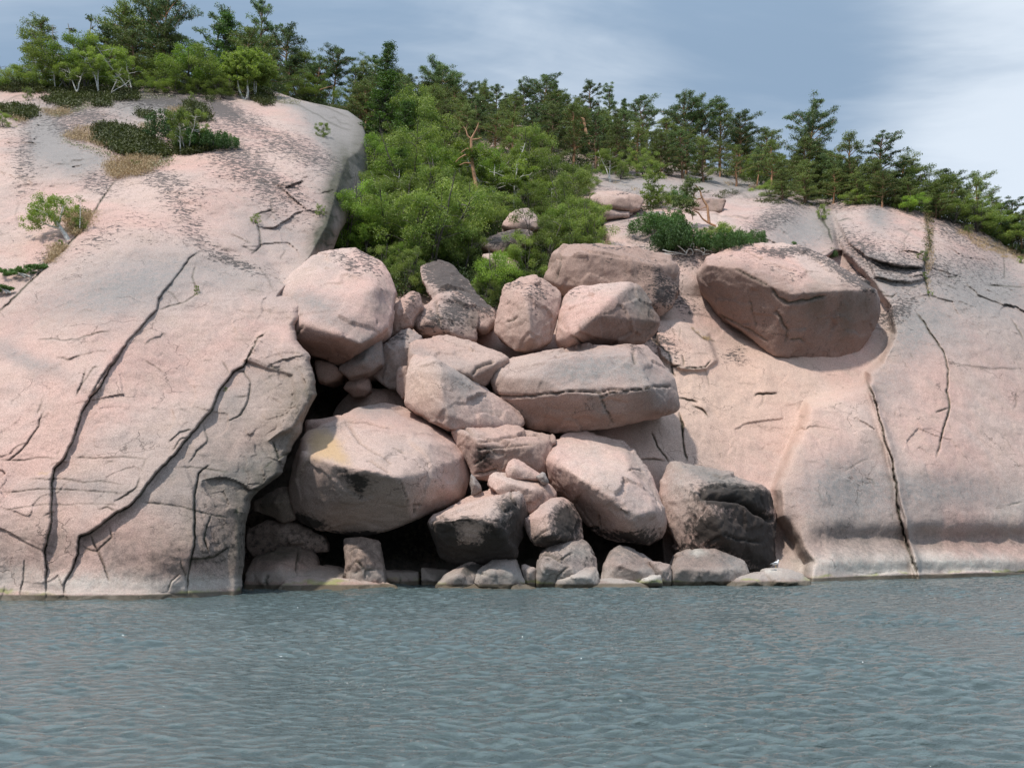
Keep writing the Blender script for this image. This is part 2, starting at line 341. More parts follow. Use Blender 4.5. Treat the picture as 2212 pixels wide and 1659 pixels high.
# ------------------------------------------------------------------ colour patches and some painted shade of the rock, placed where the photograph shows them
# (channel, frame, x, y, rx, ry, angle deg, strength); channels: L dark lichen, G grey, O orange lichen, K black, B brown breaks and painted shade of dark faces, V olive, W pale, H warm
CH = 'LGOKBVWH'
BLOBS = [
 ('L','1',1050,700,230,60,25,.75),('L','1',1180,950,260,60,55,.7),('L','1',1500,600,330,90,38,.85),('L','1',1850,480,330,60,28,.8),('L','1',1700,650,250,60,45,.7),
 ('L','1',620,720,90,60,20,.9),('L','1',160,560,60,180,0,.75),('L','1',60,480,90,180,0,.5),('L','1',560,300,200,60,20,.95),('L','1',420,380,120,50,30,.9),('L','1',620,1080,140,50,-40,.7),
 ('L','1',1000,200,230,50,5,1.1),('L','1',1400,260,130,50,25,1.1),('L','1',1500,1220,160,30,25,.9),('L','1',960,1000,140,90,30,.5),('L','1',2000,560,120,160,30,.45),
 ('L','1',300,1180,70,40,-20,.7),('L','1',90,1010,100,80,0,.4),
 ('G','1',280,420,90,130,-15,.95),('G','1',420,560,150,80,15,.8),('G','1',600,560,120,40,20,.7),('G','1',850,1350,330,130,-12,.75),('G','1',500,1450,250,80,-10,.5),('G','1',1450,1300,260,90,15,.5),
 ('G','1',1700,1000,200,150,20,.5),('G','1',2080,350,150,90,40,.9),('G','1',1950,250,200,30,25,.8),('G','1',850,250,120,60,30,.6),('G','1',1000,230,250,60,0,.8),('G','1',2100,700,120,250,10,.5),
 ('G','2',150,250,150,30,25,.6),('G','2',1250,950,260,90,10,.45),('G','2',1380,860,160,50,-30,.6),('G','2',500,980,300,40,5,.45),('G','2',1300,450,80,200,30,.3),
 ('V','2',130,1180,110,50,0,0.22),('V','2',330,1230,120,70,0,0.22),('V','2',200,1300,280,30,0,0.19),('V','2',760,1260,330,50,3,0.34),('V','2',850,1180,90,40,0,0.25),('V','2',1230,1230,60,80,0,0.31),('V','2',1320,1350,45,160,3,0.50),
 ('V','2',1050,1200,28,120,0,0.31),('V','2',700,1040,70,20,10,0.19),('V','2',880,820,60,25,0,0.15),
 ('O','2',245,875,45,10,0,.8),('O','2',120,935,80,20,0,.4),('O','2',330,890,50,25,0,.35),
 ('W','2',450,1480,220,45,0,.6),('W','2',800,1500,220,40,0,.5),('W','2',1100,1500,120,40,0,.6),('W','2',100,1450,150,40,0,.5),
 ('G','D',765,300,36,70,0,1.1),('V','1',2110,800,50,200,4,1.3),('V','1',2040,1050,60,90,30,1.3),('V','1',2180,640,40,120,0,1.2),('V','D',775,320,18,60,10,.8),
 # right-hand bedrock
 ('L','7',650,280,120,50,-20,1.0),('L','7',1200,440,160,60,35,.7),('L','7',1400,850,110,40,-30,.9),('L','7',1420,930,60,80,30,.6),('L','7',1350,260,250,70,10,.35),('L','7',1700,260,160,60,35,.9),
 ('L','7',1750,620,250,120,20,.45),('L','7',200,500,250,70,5,.55),('L','4',1350,300,120,90,10,.7),('L','4',1540,600,120,50,20,.9),('L','4',1340,880,100,40,25,1.0),('L','4',1420,1000,110,50,25,.7),('L','4',1920,1010,90,50,0,.8),
 ('L','7',900,180,300,15,5,.8),('L','7',1500,200,300,16,10,.9),('L','7',1500,560,250,60,5,.5),('L','7',2000,380,200,60,30,.5),('L','U',1000,700,250,60,20,.6),('L','U',850,720,160,100,40,.4),
 ('V','D',750,1120,260,170,0,1.2),('K','D',750,1160,260,110,0,.6),('V','D',770,860,140,70,0,1.1),('V','D',1150,1180,260,130,0,1.0),  # cave hollow: its shade painted in as dark olive and black
 ('G','U',900,250,500,90,10,.8),('G','U',1800,260,400,70,10,.9),('G','U',900,650,300,120,30,.45),('L','U',1200,920,200,50,10,.8),('L','U',700,320,300,20,5,.7),('L','U',1500,380,400,30,5,.6),('G','T',1000,1450,900,120,5,.4),
 ('G','7',2000,850,300,200,20,.3),('L','7',1950,560,200,90,20,.6),('L','7',1450,450,150,60,20,.55),('L','7',1350,600,160,60,10,.7),('G','7',1330,620,160,120,20,.5),
 ('G','7',850,330,180,110,-10,.85),('G','7',1310,250,60,60,0,.8),('G','7',1520,950,120,130,10,.7),('G','7',1950,700,260,120,10,.8),('G','7',1700,900,200,100,30,.6),('G','7',1430,700,130,60,0,.5),
 ('G','7',2050,600,120,150,0,.5),('G','8',1150,800,220,160,0,.75),('G','8',1350,100,90,120,10,.5),('G','8',1800,760,340,70,5,.65),('G','8',1000,700,150,80,-20,.4),('G','8',1500,820,90,120,0,.5),
 ('V','8',1200,1060,280,45,0,0.34),('V','8',1850,1080,380,48,-4,0.37),('V','8',1150,960,220,50,0,0.12),('V','8',760,1060,80,60,0,0.46),('V','8',780,960,90,80,0,0.22),
 ('W','8',1200,1210,330,55,2,1.0),('W','8',1850,1210,350,45,0,1.0),('W','8',2100,900,120,60,-20,.4),
 ('O','8',1010,600,28,110,5,.35),('O','8',1020,480,60,60,0,.25),
 ('H','8',350,250,500,350,0,.8),('H','7',500,1300,450,250,0,.8),('H','8',800,500,80,400,15,.6),('H','8',950,1000,200,200,0,.35),('H','7',1400,1000,60,200,25,.9),('B','7',1150,500,70,130,-30,.6),
 ('H','4',1500,1200,300,400,0,.5),('V','7',1000,300,40,120,-20,.5),('B','U',600,700,30,150,-15,.7),
]
GROW = 1.15
def paint(P, blobs, seed=3, extra=None, grow=1.0):
    """P (...,3) world points -> two rgba arrays"""
    X, Y = proj(P); sh = X.shape; out = np.zeros(sh + (8,), np.float32)
    wx = 9 * n2(X, Y, 60, seed, 4) + 4 * n2(X, Y, 9, seed + 8, 3); wy = 9 * n2(X, Y, 60, seed + 4, 4) + 4 * n2(X, Y, 9, seed + 11, 3)
    for ch, f, x, y, rx, ry, a, s in blobs:
        ox, oy, sc = FR[f]; x0, y0 = ox + sc * x, oy + sc * y; e_ = sc if grow == 0 else sc * GROW * {'L': 1.5, 'G': 1.3}.get(ch, 1.0); rx, ry = rx * e_, ry * e_; m = 2.2 * max(rx, ry) + 10
        sel = (abs(X - x0) < m) & (abs(Y - y0) < m)
        if not sel.any(): continue
        dx, dy = X[sel] + wx[sel] - x0, Y[sel] + wy[sel] - y0; ca, sa = math.cos(rad(a)), math.sin(rad(a))
        r2 = ((dx * ca + dy * sa) / rx) ** 2 + ((-dx * sa + dy * ca) / ry) ** 2
        v = s * np.exp(-r2 * 0.75); k = CH.index(ch); q = out[..., k]; q[sel] = np.maximum(q[sel], v) + 0.3 * np.minimum(q[sel], v)
    if extra is not None:
        for k, v in extra.items(): out[..., CH.index(k)] += v
    out = np.clip(out, 0, 1.3); return out[..., :4], out[..., 4:]
def relief(name, X, Y, D, rows_back, mat, mask=None, blobs=BLOBS):
    P = W(X, Y, D)
    P = np.concatenate([P] + rows_back, 0) if rows_back else P
    n0, n1 = P.shape[:2]
    idx = np.arange(n0 * n1).reshape(n0, n1)
    q = np.stack([idx[:-1, :-1], idx[:-1, 1:], idx[1:, 1:], idx[1:, :-1]], -1).reshape(-1, 4)
    me = mk_mesh(name, P.reshape(-1, 3), q); ex = None
    if mask is not None:
        mm = np.zeros(P.shape[:2]); mm[:mask.shape[0], :mask.shape[1]] = mask; ex = {'V': 1.1 * mm}
    a, b = paint(P, blobs, 3, ex); set_attr(me, 'paint', a.reshape(-1, 4)); set_attr(me, 'paint2', b.reshape(-1, 4))
    o = obj(name, me, mat); tag(o, kind='structure'); return o
def detail(X, Y, D, seed, amp=1.0):
    P = W(X, Y, D); g = grad_factor(D, X, Y)
    n = 0.42 * fbm(P / 9.0, 3, seed) + 0.16 * fbm(P / 3.1, 3, seed + 7) + 0.07 * fbm(P / 0.9, 3, seed + 11) + 0.05 * fbm(P / 1.7, 3, seed + 21, ridged=True)
    n = n + (0.20 * chisel(P, np.array([4.6, 4.6, 3.0]), seed + 61) + .07 * chisel(P, 1.6, seed + 77)) * np.clip(.25 + 1.5 * fbm(P / 12, 2, seed + 50), 0, 1)
    return D + amp * n * np.clip(g, 1, 2.5)

def hairlines(n, box, ang, seed):
    """short joints and flaked edges too small to measure one by one"""
    r = np.random.default_rng(seed); out = []
    for k in range(n):
        x, y = r.uniform(box[0], box[2]), r.uniform(box[1], box[3]); a = rad(ang[int(r.integers(len(ang)))] + 16 * r.standard_normal()); Lk = 14 + 60 * r.random() ** 2; m = 3 + int(Lk / 14)
        t = np.linspace(0, Lk, m); pts = [(x + q * math.cos(a) + 2.6 * r.standard_normal(), y + q * math.sin(a) + 2.6 * r.standard_normal()) for q in t]
        out.append(('D', pts, r.uniform(1.0, 1.5), r.uniform(.04, .13), r.uniform(-.22, .10), r.uniform(10, 40)))
    return out
# ------------------------------------------------------------------ left slab
LT = TPS([(-400,1310,37),(-400,1100,38.6),(-400,800,44),(-400,500,57),(-400,300,77),(-400,180,98),
 (0,1297,41.6),(0,1190,42.2),(0,1100,43.2),(0,900,46.6),(0,700,52),(0,500,61),(0,350,72),(0,260,84),(0,200,96),
 (250,1297,41.6),(250,1190,42.2),(250,1100,43.2),(250,900,46.3),(250,700,51),(250,560,56.5),(250,400,67),(250,330,74),(250,250,86),(250,195,98),
 (500,1290,44.2),(500,1180,44.8),(500,1050,45.7),(500,900,48.8),(500,700,53.5),(500,560,59),(500,400,68),(500,300,77.5),(500,215,95),
 (400,1200,43.2),(400,800,50.5),(600,1000,47.9),(640,850,50.4),(600,760,53),(640,650,57),(690,450,67.5),(740,350,77),(790,300,87),(750,245,97),(650,215,98),(600,170,112),(0,120,115),(300,120,118),(640,560,61)])
LX = np.array([(1400,500),(1320,522),(1235,524),(1180,528),(1120,532),(1085,540),(1058,560),(1040,590),(1022,613),(985,622),(930,650),(900,660),(850,688),(815,682),(770,668),(735,642),(715,640),(650,660),(560,712),(500,735),(430,785),(400,797),(330,793),(290,790),(262,782),(240,752),(228,700),(215,640),(200,600),(170,560),(120,520)], float)[::-1]
LCR = [
 ('1',[(1280,1140),(1200,1190),(1120,1300),(1040,1400),(1010,1450),(1000,1520),(930,1590),(870,1659),(791,1745),(700,1860),(630,1960),(560,2080)],4,.7,.55,22),
 ('2',[(690,190),(620,290),(560,400),(500,460),(460,540),(430,640),(400,720),(355,800),(300,860),(290,950),(290,1060),(285,1180),(265,1260),(248,1330),(258,1450),(268,1590)],6,1.1,.9,26),
 ('2',[(1500,80),(1440,130),(1400,220),(1360,290),(1300,320),(1270,370),(1230,430),(1190,520),(1120,600),(1060,690),(980,770),(900,850),(840,920),(780,1000),(710,1070),(640,1110),(560,1180),(500,1220),(450,1240),(435,1330),(400,1420),(360,1500),(355,1580)],6,1.2,.95,24),
 ('2',[(1180,830),(1110,890),(1095,960),(1085,1100),(1085,1250),(1065,1370),(1045,1450),(1040,1560)],4.5,.9,.35,20),
 ('2',[(250,530),(215,620),(150,720),(40,820)],3,.55,0.1,10),('2',[(235,440),(225,520),(205,560)],2,.3,0,8),
 ('1',[(1560,440),(1490,470),(1380,500)],3,.5,0,8),
 ('1',[(740,690),(680,760),(620,860),(560,960),(500,1040),(400,1140),(330,1200),(230,1310),(130,1400),(40,1490),(-40,1560)],6,1.3,-.9,30),
 ('1',[(1250,1220),(1220,1310),(1245,1380),(1240,1420),(1180,1460),(1100,1490),(1010,1520)],4,.6,-.45,16),
 ('1',[(1705,820),(1725,890),(1660,905),(1600,915)],3.5,.6,.45,14),('1',[(1600,915),(1625,970),(1640,1040),(1645,1120),(1620,1145),(1590,1165)],4,.7,.35,18),('1',[(1645,1140),(1590,1140),(1520,1105)],3,.4,0,8),
 ('2',[(610,92),(480,112),(370,150),(290,136),(205,142)],5,.6,-.6,20),('2',[(480,300),(462,380),(415,460)],4,.5,.3,12),('2',[(440,420),(520,300),(560,290)],3,.4,.3,10),
 ('2',[(0,812),(330,800)],1.6,.25,0,4),('2',[(400,792),(830,800)],1.6,.22,0,4),('2',[(160,915),(700,942)],1.6,.2,0,4),('2',[(0,990),(300,973),(690,993)],1.6,.25,0,4),('2',[(950,845),(1080,850),(1280,880)],1.5,.2,0,4),('2',[(760,1035),(1000,1070),(1280,1140)],1.5,.2,0,4),('2',[(0,1090),(260,1060),(600,1055)],1.4,.15,0,4),
 ('2',[(500,1220),(550,1330),(610,1500)],3,.5,0,10),('2',[(450,1290),(540,1320),(620,1240),(600,1170)],2.5,.3,0,8),('2',[(1180,1110),(1150,1180),(1140,1250),(1170,1330)],3,.5,.2,12),
 ('2',[(1240,250),(1280,330)],2.5,.4,0,8),('2',[(1300,310),(1360,320),(1400,380),(1390,480),(1340,560),(1260,600)],3,.5,.25,12),('2',[(1310,465),(1390,460)],2,.3,0,6),
 ('2',[(1045,1450),(1060,1365),(1200,1345),(1290,1295)],3.5,.5,-.6,30),('2',[(140,1360),(135,1470),(110,1580)],3,.5,0,8),('2',[(1130,600),(1160,700),(1100,760),(1050,830)],3,.4,.3,12),
 ('2',[(930,720),(1000,660),(1080,640)],3.5,.5,-.35,12),('2',[(950,760),(1010,700),(1060,690)],3,.4,-.2,8),('2',[(935,1540),(960,1480),(1000,1440)],3,.5,.3,12),('2',[(1520,700),(1560,800),(1640,765)],4,.6,.5,16),
 ('2',[(1620,350),(1625,480),(1560,620),(1510,700)],9,-.35,.3,20),('2',[(780,900),(760,960),(640,1040)],4,.4,.2,14),
 ('1',[(1420,250),(1560,330),(1750,430),(1950,560),(2080,640)],4,.25,-.2,30),('1',[(1740,200),(1900,230),(2050,310),(2212,390)],4,.5,.35,16),('1',[(1800,150),(2000,215),(2212,300)],3,.4,.2,12),
 ('1',[(1640,1250),(1700,1330),(1730,1400)],6,.35,.3,20),('1',[(1550,1380),(1680,1410)],4,.2,0,12),('1',[(0,210),(90,165),(210,150)],3,.5,0,6),('1',[(750,310),(800,310)],4,.6,0,6),
 ('2',[(0,1540),(130,1537),(260,1545),(420,1548),(700,1550),(930,1545),(1000,1560)],2.5,.2,.25,8),
]
def left_depth_raw(X, Y):
    D = LT(X, Y)
    # wall that drops into the gully along the slab's right side
    s = poly_sd(X, Y, [(752,345),(738,382),(722,440),(708,490),(668,560),(600,640),(760,640),(860,500),(860,300),(800,290),(775,330)])
    D = D + 7.0 * np.clip((s + 3) / 60, 0, 1) ** 1.0
    # outcrop blocks under the upper boulder
    s = poly_sd(X, Y, fr('2',[(1460,110),(1500,95),(1700,150),(1800,300),(1790,420),(1700,560),(1640,640),(1500,700),(1560,620),(1640,480),(1630,340),(1500,300),(1370,250)]))
    D = D - .6 * (0.5 + 0.5 * np.tanh(s / 5))
    s = poly_sd(X, Y, fr('1',[(1600,950),(1720,900),(1900,950),(2000,1050),(1900,1250),(1760,1330),(1650,1150)])); D = D + .8 * (0.5 + 0.5 * np.tanh(s / 16))
    return D
NV, NU = 560, 400
py = np.concatenate([np.linspace(1400, 1300, 12)[:-1], np.linspace(1300, 184, NV)]); xr = np.interp(py, LX[:, 0], LX[:, 1]); xr = xr + (5 * n2(py, py * 0, 38, 31, 3) + 3 * (np.floor(n2(py, py * 0 + 50, 16, 33, 2) * 3) / 3)) * np.clip((py - 620) / 60, 0, 1)
u = np.linspace(0, 1, NU); u = 1 - (1 - u) ** 1.0
X = -330 + (xr[:, None] + 330) * np.clip(u[None] ** 0.86, 0, 1); Y = np.repeat(py[:, None], NU, 1)
D = left_depth_raw(X, Y); D = detail(X, Y, D, 40); fz = np.clip((poly_sd(X, Y, [(540,700),(720,700),(720,1000),(620,1060),(500,1120),(480,1240),(400,1240),(440,1040),(560,880)]) + 10) / 30, 0, 1); Pq = W(X, Y, D); D = D + fz * (.28 * chisel(Pq, 2.9, 90) + .07 * chisel(Pq, .8, 93)); D, MK = apply_cracks(X, Y, D, [(f_, p_, w_ * .20, d_ * .36, s_ * .7, l_ * 3.2) for f_, p_, w_, d_, s_, l_ in LCR] + hairlines(34, (0, 420, 640, 1260), (4, 8, 120, 100, 150), 5) + hairlines(12, (300, 230, 760, 520), (20, 30, 5), 6), 60)
t = np.clip(1 - (xr[:, None] - X) / 20.0, 0, 1); D += 1.6 * (1 - np.sqrt(1 - np.minimum(t, .999) ** 2.2))
K = 16; kk = np.arange(1, K + 1) / K
Xe = X[:, -1:] - 30 * kk[None] ** 1.6 + 2 * n2(Y[:, -1:], Y[:, -1:] * 0 + kk[None] * 40, 12, 8); De = D[:, -1:] + 7 * kk[None] ** 1.3
LXg, LYg, LDg = X, Y, D
X2 = np.concatenate([X, Xe], 1); Y2 = np.concatenate([Y, np.repeat(Y[:, :1], K, 1)], 1); D2 = np.concatenate([D, De], 1)
top = W(X2[-1:], Y2[-1:], D2[-1:]); back = [top + np.array([0, b_, -0.02 * b_ - .0008 * b_ * b_]) for b_ in (6, 15, 30, 60, 120)]
left = relief('rock_slope', X2, Y2, D2, back, ROCK, MK)
tag(left, 'smooth pink granite slab rising from the water on the left, cut by long cracks')

# ------------------------------------------------------------------ right slab, gully floor and ridge
RT = TPS([(480,1290,51),(700,1290,53),(900,1290,54),(1130,1290,55.5),(1450,1275,57),(1740,1252,58),(1850,1250,60.5),(1975,1243,63),(2212,1236,67),(2600,1228,74),
 (560,1100,54),(900,1100,57),(1200,1100,58.5),(1500,1100,59.5),(1700,1120,60.0),(1820,1100,61.8),(2000,1100,64.6),(2212,1100,68.5),(2600,1100,77),
 (700,900,57.5),(1000,950,60.5),(1300,950,60.2),(1500,950,62.0),(1700,950,64.6),(1850,950,65.6),(2000,950,67.8),(2212,950,72),(2600,950,82),
 (750,780,62),(1000,800,64),(1300,800,65.2),(1500,800,67),(1700,800,69.2),(1850,830,69.8),(2000,800,72.5),(2212,800,77),(2600,800,88),
 (800,650,67.5),(1000,650,70),(1200,650,70.5),(1450,650,72),(1600,680,74),(1850,650,77),(1950,650,78),(2100,650,81.5),(2212,650,85),(2600,680,97),
 (800,550,74),(1000,550,77),(1200,550,78),(1400,530,79),(1700,520,84),(1850,520,85.5),(2000,550,86),(2212,590,92),
 (800,450,82),(1000,450,86),(1200,450,89),(1350,470,86),(1550,450,91),(1700,450,93),(1850,443,97),(2000,468,97.5),(2100,497,99),(2212,553,101),(2600,690,104),
 (850,380,89),(1000,370,95),(1200,380,101),(1400,395,101),(1600,415,105),(1750,430,106),
 (500,200,112),(640,225,112),(800,243,114),(1000,258,120),(1200,285,124),(1400,335,124),(1600,375,120),(600,400,90),(560,700,64)])
RTOP = np.array([(300,190),(560,200),(700,222),(800,238),(1000,255),(1200,282),(1400,332),(1500,355),(1600,372),(1750,415),(1800,432),(1860,434),(1920,442),(2000,458),(2100,488),(2212,548),(2300,600),(2650,770)], float)
RCR = [
 ('8',[(1240,80),(1290,170),(1310,280),(1350,420),(1400,580),(1430,720),(1430,840),(1470,980),(1500,1110),(1520,1190),(1570,1310)],7,1.6,-.35,16),
 ('7',[(1540,840),(1600,920),(1660,1010),(1720,1100),(1750,1200),(1740,1330),(1760,1430),(1740,1500),(1705,1600),(1695,1680),(1680,1745)],4.5,.8,.15,10),
 ('7',[(1760,1430),(1720,1445),(1670,1465)],2.5,.4,0,6),('7',[(1600,240),(1620,330),(1640,450),(1600,560),(1610,650),(1640,780)],6,.8,.4,18),
 ('7',[(1240,510),(1330,545),(1460,570),(1590,575)],4.5,.7,-.5,20),('7',[(1290,630),(1400,655),(1510,665)],3,.5,-.3,12),('7',[(1340,750),(1400,755),(1440,730)],2.5,.4,0,6),('7',[(1740,630),(1820,612)],2.5,.4,0,6),
 ('8',[(545,190),(575,168),(620,157),(690,160)],5,.7,-.7,18),('4',[(1760,1040),(1700,1105),(1610,1115),(1530,1108)],4.5,.7,-.6,18),('4',[(1520,1100),(1440,1108),(1445,1150),(1480,1190)],3.5,.6,-.2,10),('4',[(1520,1020),(1525,1110)],4,.6,-.3,10),
 ('4',[(1480,1345),(1560,1370),(1650,1385)],3.5,.6,-.3,12),('4',[(1590,1410),(1680,1440),(1740,1500)],5,.5,-.6,14),('4',[(1490,1460),(1520,1560),(1520,1680)],4.5,.9,-.2,10),('6',[(1920,120),(1950,370),(1975,480)],4.5,.9,.3,12),
 ('6',[(1690,240),(1740,350),(1800,440),(1830,480)],4,.6,.4,16),('6',[(1600,460),(1700,450),(1800,470)],3,.4,-.2,8),('4',[(1270,880),(1420,1000),(1440,1110)],5,.6,.5,18),
 ('7',[(2080,490),(2095,650)],2,.35,0,6),('7',[(1980,680),(2100,690),(2230,690)],2.5,.4,0,6),('7',[(1790,340),(1870,370),(2040,450),(2230,510)],5,.6,-.5,22),('7',[(2130,880),(2180,960),(2212,1020)],3,.4,.2,8),
 ('7',[(1750,1150),(1900,1180),(2212,1195)],4,.12,-.12,14),('8',[(1100,640),(1200,580),(1260,550)],7,.12,.1,20),('7',[(930,180),(960,260),(1010,340),(1030,430)],7,.8,-.3,16),('4',[(1600,800),(1680,870),(1800,910)],4,.4,.3,14),
 ('7',[(1180,410),(1230,440),(1230,520)],3,.4,.3,10),('7',[(1060,290),(1130,270),(1160,285)],4,.5,-.3,10),('8',[(450,100),(560,110)],2,.2,0,5),('8',[(2100,850),(2212,830)],2,.3,0,8),('7',[(1510,1090),(1530,1140)],2.5,.3,0,5),
 ('8',[(1110,1255),(1250,1270),(1500,1255),(1700,1265),(1950,1252),(2300,1268)],2.5,.2,.35,12),('U',[(1860,570),(1990,600),(2040,590)],2,.3,0,6),('4',[(1680,1090),(1740,1290)],4,.2,0,10),
]
ROFF = [ # polygons of proud bedrock: frame, points, metres, edge px
 ('D',[(1790,425),(1800,480),(1822,550),(1882,612),(1922,662),(1932,722),(1902,782),(1872,804),(1876,835),(1925,1000),(1992,1300),(2700,1300),(2700,400)],3.0,6),
 ('D',[(1868,832),(1745,870),(1722,935),(1700,985),(1672,1060),(1680,1120),(1715,1165),(1745,1215),(1735,1320),(2000,1320),(1925,1000),(1880,835)],2.9,9),
 ('D',[(1272,415),(1290,470),(1298,482),(1318,545),(1380,640),(1560,640),(1545,500),(1560,430),(1700,380),(1480,340),(1280,380)],3.4,5,(500,640)),
 ('D',[(1562,437),(1546,498),(1552,545),(1700,620),(1812,540),(1800,480),(1785,430),(1680,400)],4.0,5),
 ('7',[(1045,250),(1300,165),(1600,225),(1640,450),(1592,572),(1460,566),(1330,545),(1235,505),(1130,420)],1.3,3),
 ('7',[(1240,500),(1600,560),(1600,640),(1510,668),(1400,656),(1290,634)],.8,3),
 ('8',[(1480,1330),(1530,1050),(1850,960),(2300,920),(2300,1330)],-.0,20),
 ('D',[(1410,690),(1470,690),(1530,720),(1550,780),(1525,800),(1470,800),(1425,770)],.8,4),
]
def right_depth_raw(X, Y):
    D = RT(X, Y)
    Xw = X + 4 * n2(X, Y, 40, 71); Yw = Y + 4 * n2(X, Y, 40, 72)
    for f, pts, h, w, *fade in ROFF:
        if h:
            k = np.clip((fade[0][1] - Y) / (fade[0][1] - fade[0][0]), 0, 1) if fade else 1.0
            D = D - h * k * (0.5 + 0.5 * np.tanh(poly_sd(Xw, Yw, fr(f, pts)) / w))
    hol = poly_sd(X, Y, [(430,1340),(430,1000),(600,960),(640,880),(660,800),(720,760),(900,760),(1050,800),(1180,900),(1240,960),(1330,1060),(1420,1130),(1440,1340)])
    D = D + 7.5 * np.clip((hol + 5) / 40, 0, 1) ** .7
    # rounded foot where the sea has polished a hollow above the water
    foot = np.clip((X - 1730) / 60, 0, 1)
    D = D + foot * (0.9 * np.exp(-((Y - 1165) / 26) ** 2) - 0.3 * np.exp(-((Y - 1210) / 20) ** 2)) 
    D = D + 0.9 * np.exp(-(((X - 1880) * .8 + (Y - 1040) * .2) / 70) ** 2) * np.exp(-((Y - 1050) / 130) ** 2)
    D = D + 1.2 * np.exp(-(((X - 1700) / 40) ** 2 + ((Y - 1150) / 55) ** 2))
    return D
def right_sheet(name, x0, x1, step, ny, sink=0.0):
    xs = np.arange(x0, x1 + .01, step); yt = np.interp(xs, RTOP[:, 0], RTOP[:, 1])
    v = np.linspace(0, 1, ny)[:, None]; Y = 1330 + (yt[None] - 1330) * v; X = np.repeat(xs[None], ny, 0)
    D = right_depth_raw(X, Y); D = detail(X, Y, D, 140); D, MK = apply_cracks(X, Y, D, [(f_, p_, w_ * .22, d_ * .6, s_ * .75, l_ * 3.0) for f_, p_, w_, d_, s_, l_ in RCR] + hairlines(26, (1440, 480, 2212, 1180), (8, 15, 70, 100), 7) + hairlines(40, (1300, 380, 2212, 720), (3, 8, 12), 8), 160); D = D + sink
    top = W(X[-1:], Y[-1:], D[-1:]); back = [top + np.array([0, b_, 0.02 * b_ - .004 * b_ * b_]) for b_ in (2, 5, 10, 18, 30, 60)]
    return relief(name, X, Y, D, back, ROCK, MK), (X, Y, D)
right, RG = right_sheet('rock_slope.001', 1268, 2620, 2.0, 440)
tag(right, 'smooth pink granite hillside right of the boulder pile, with ledges and cracks')
gully, GG = right_sheet('gully_floor', 440, 1272, 5.5, 190, 0.15)
def ground_depth(px, py_):
    return float(right_depth_raw(np.array([float(px)]), np.array([float(py_)]))[0])
def left_d(px, py_):
    return float(left_depth_raw(np.array([float(px)]), np.array([float(py_)]))[0])

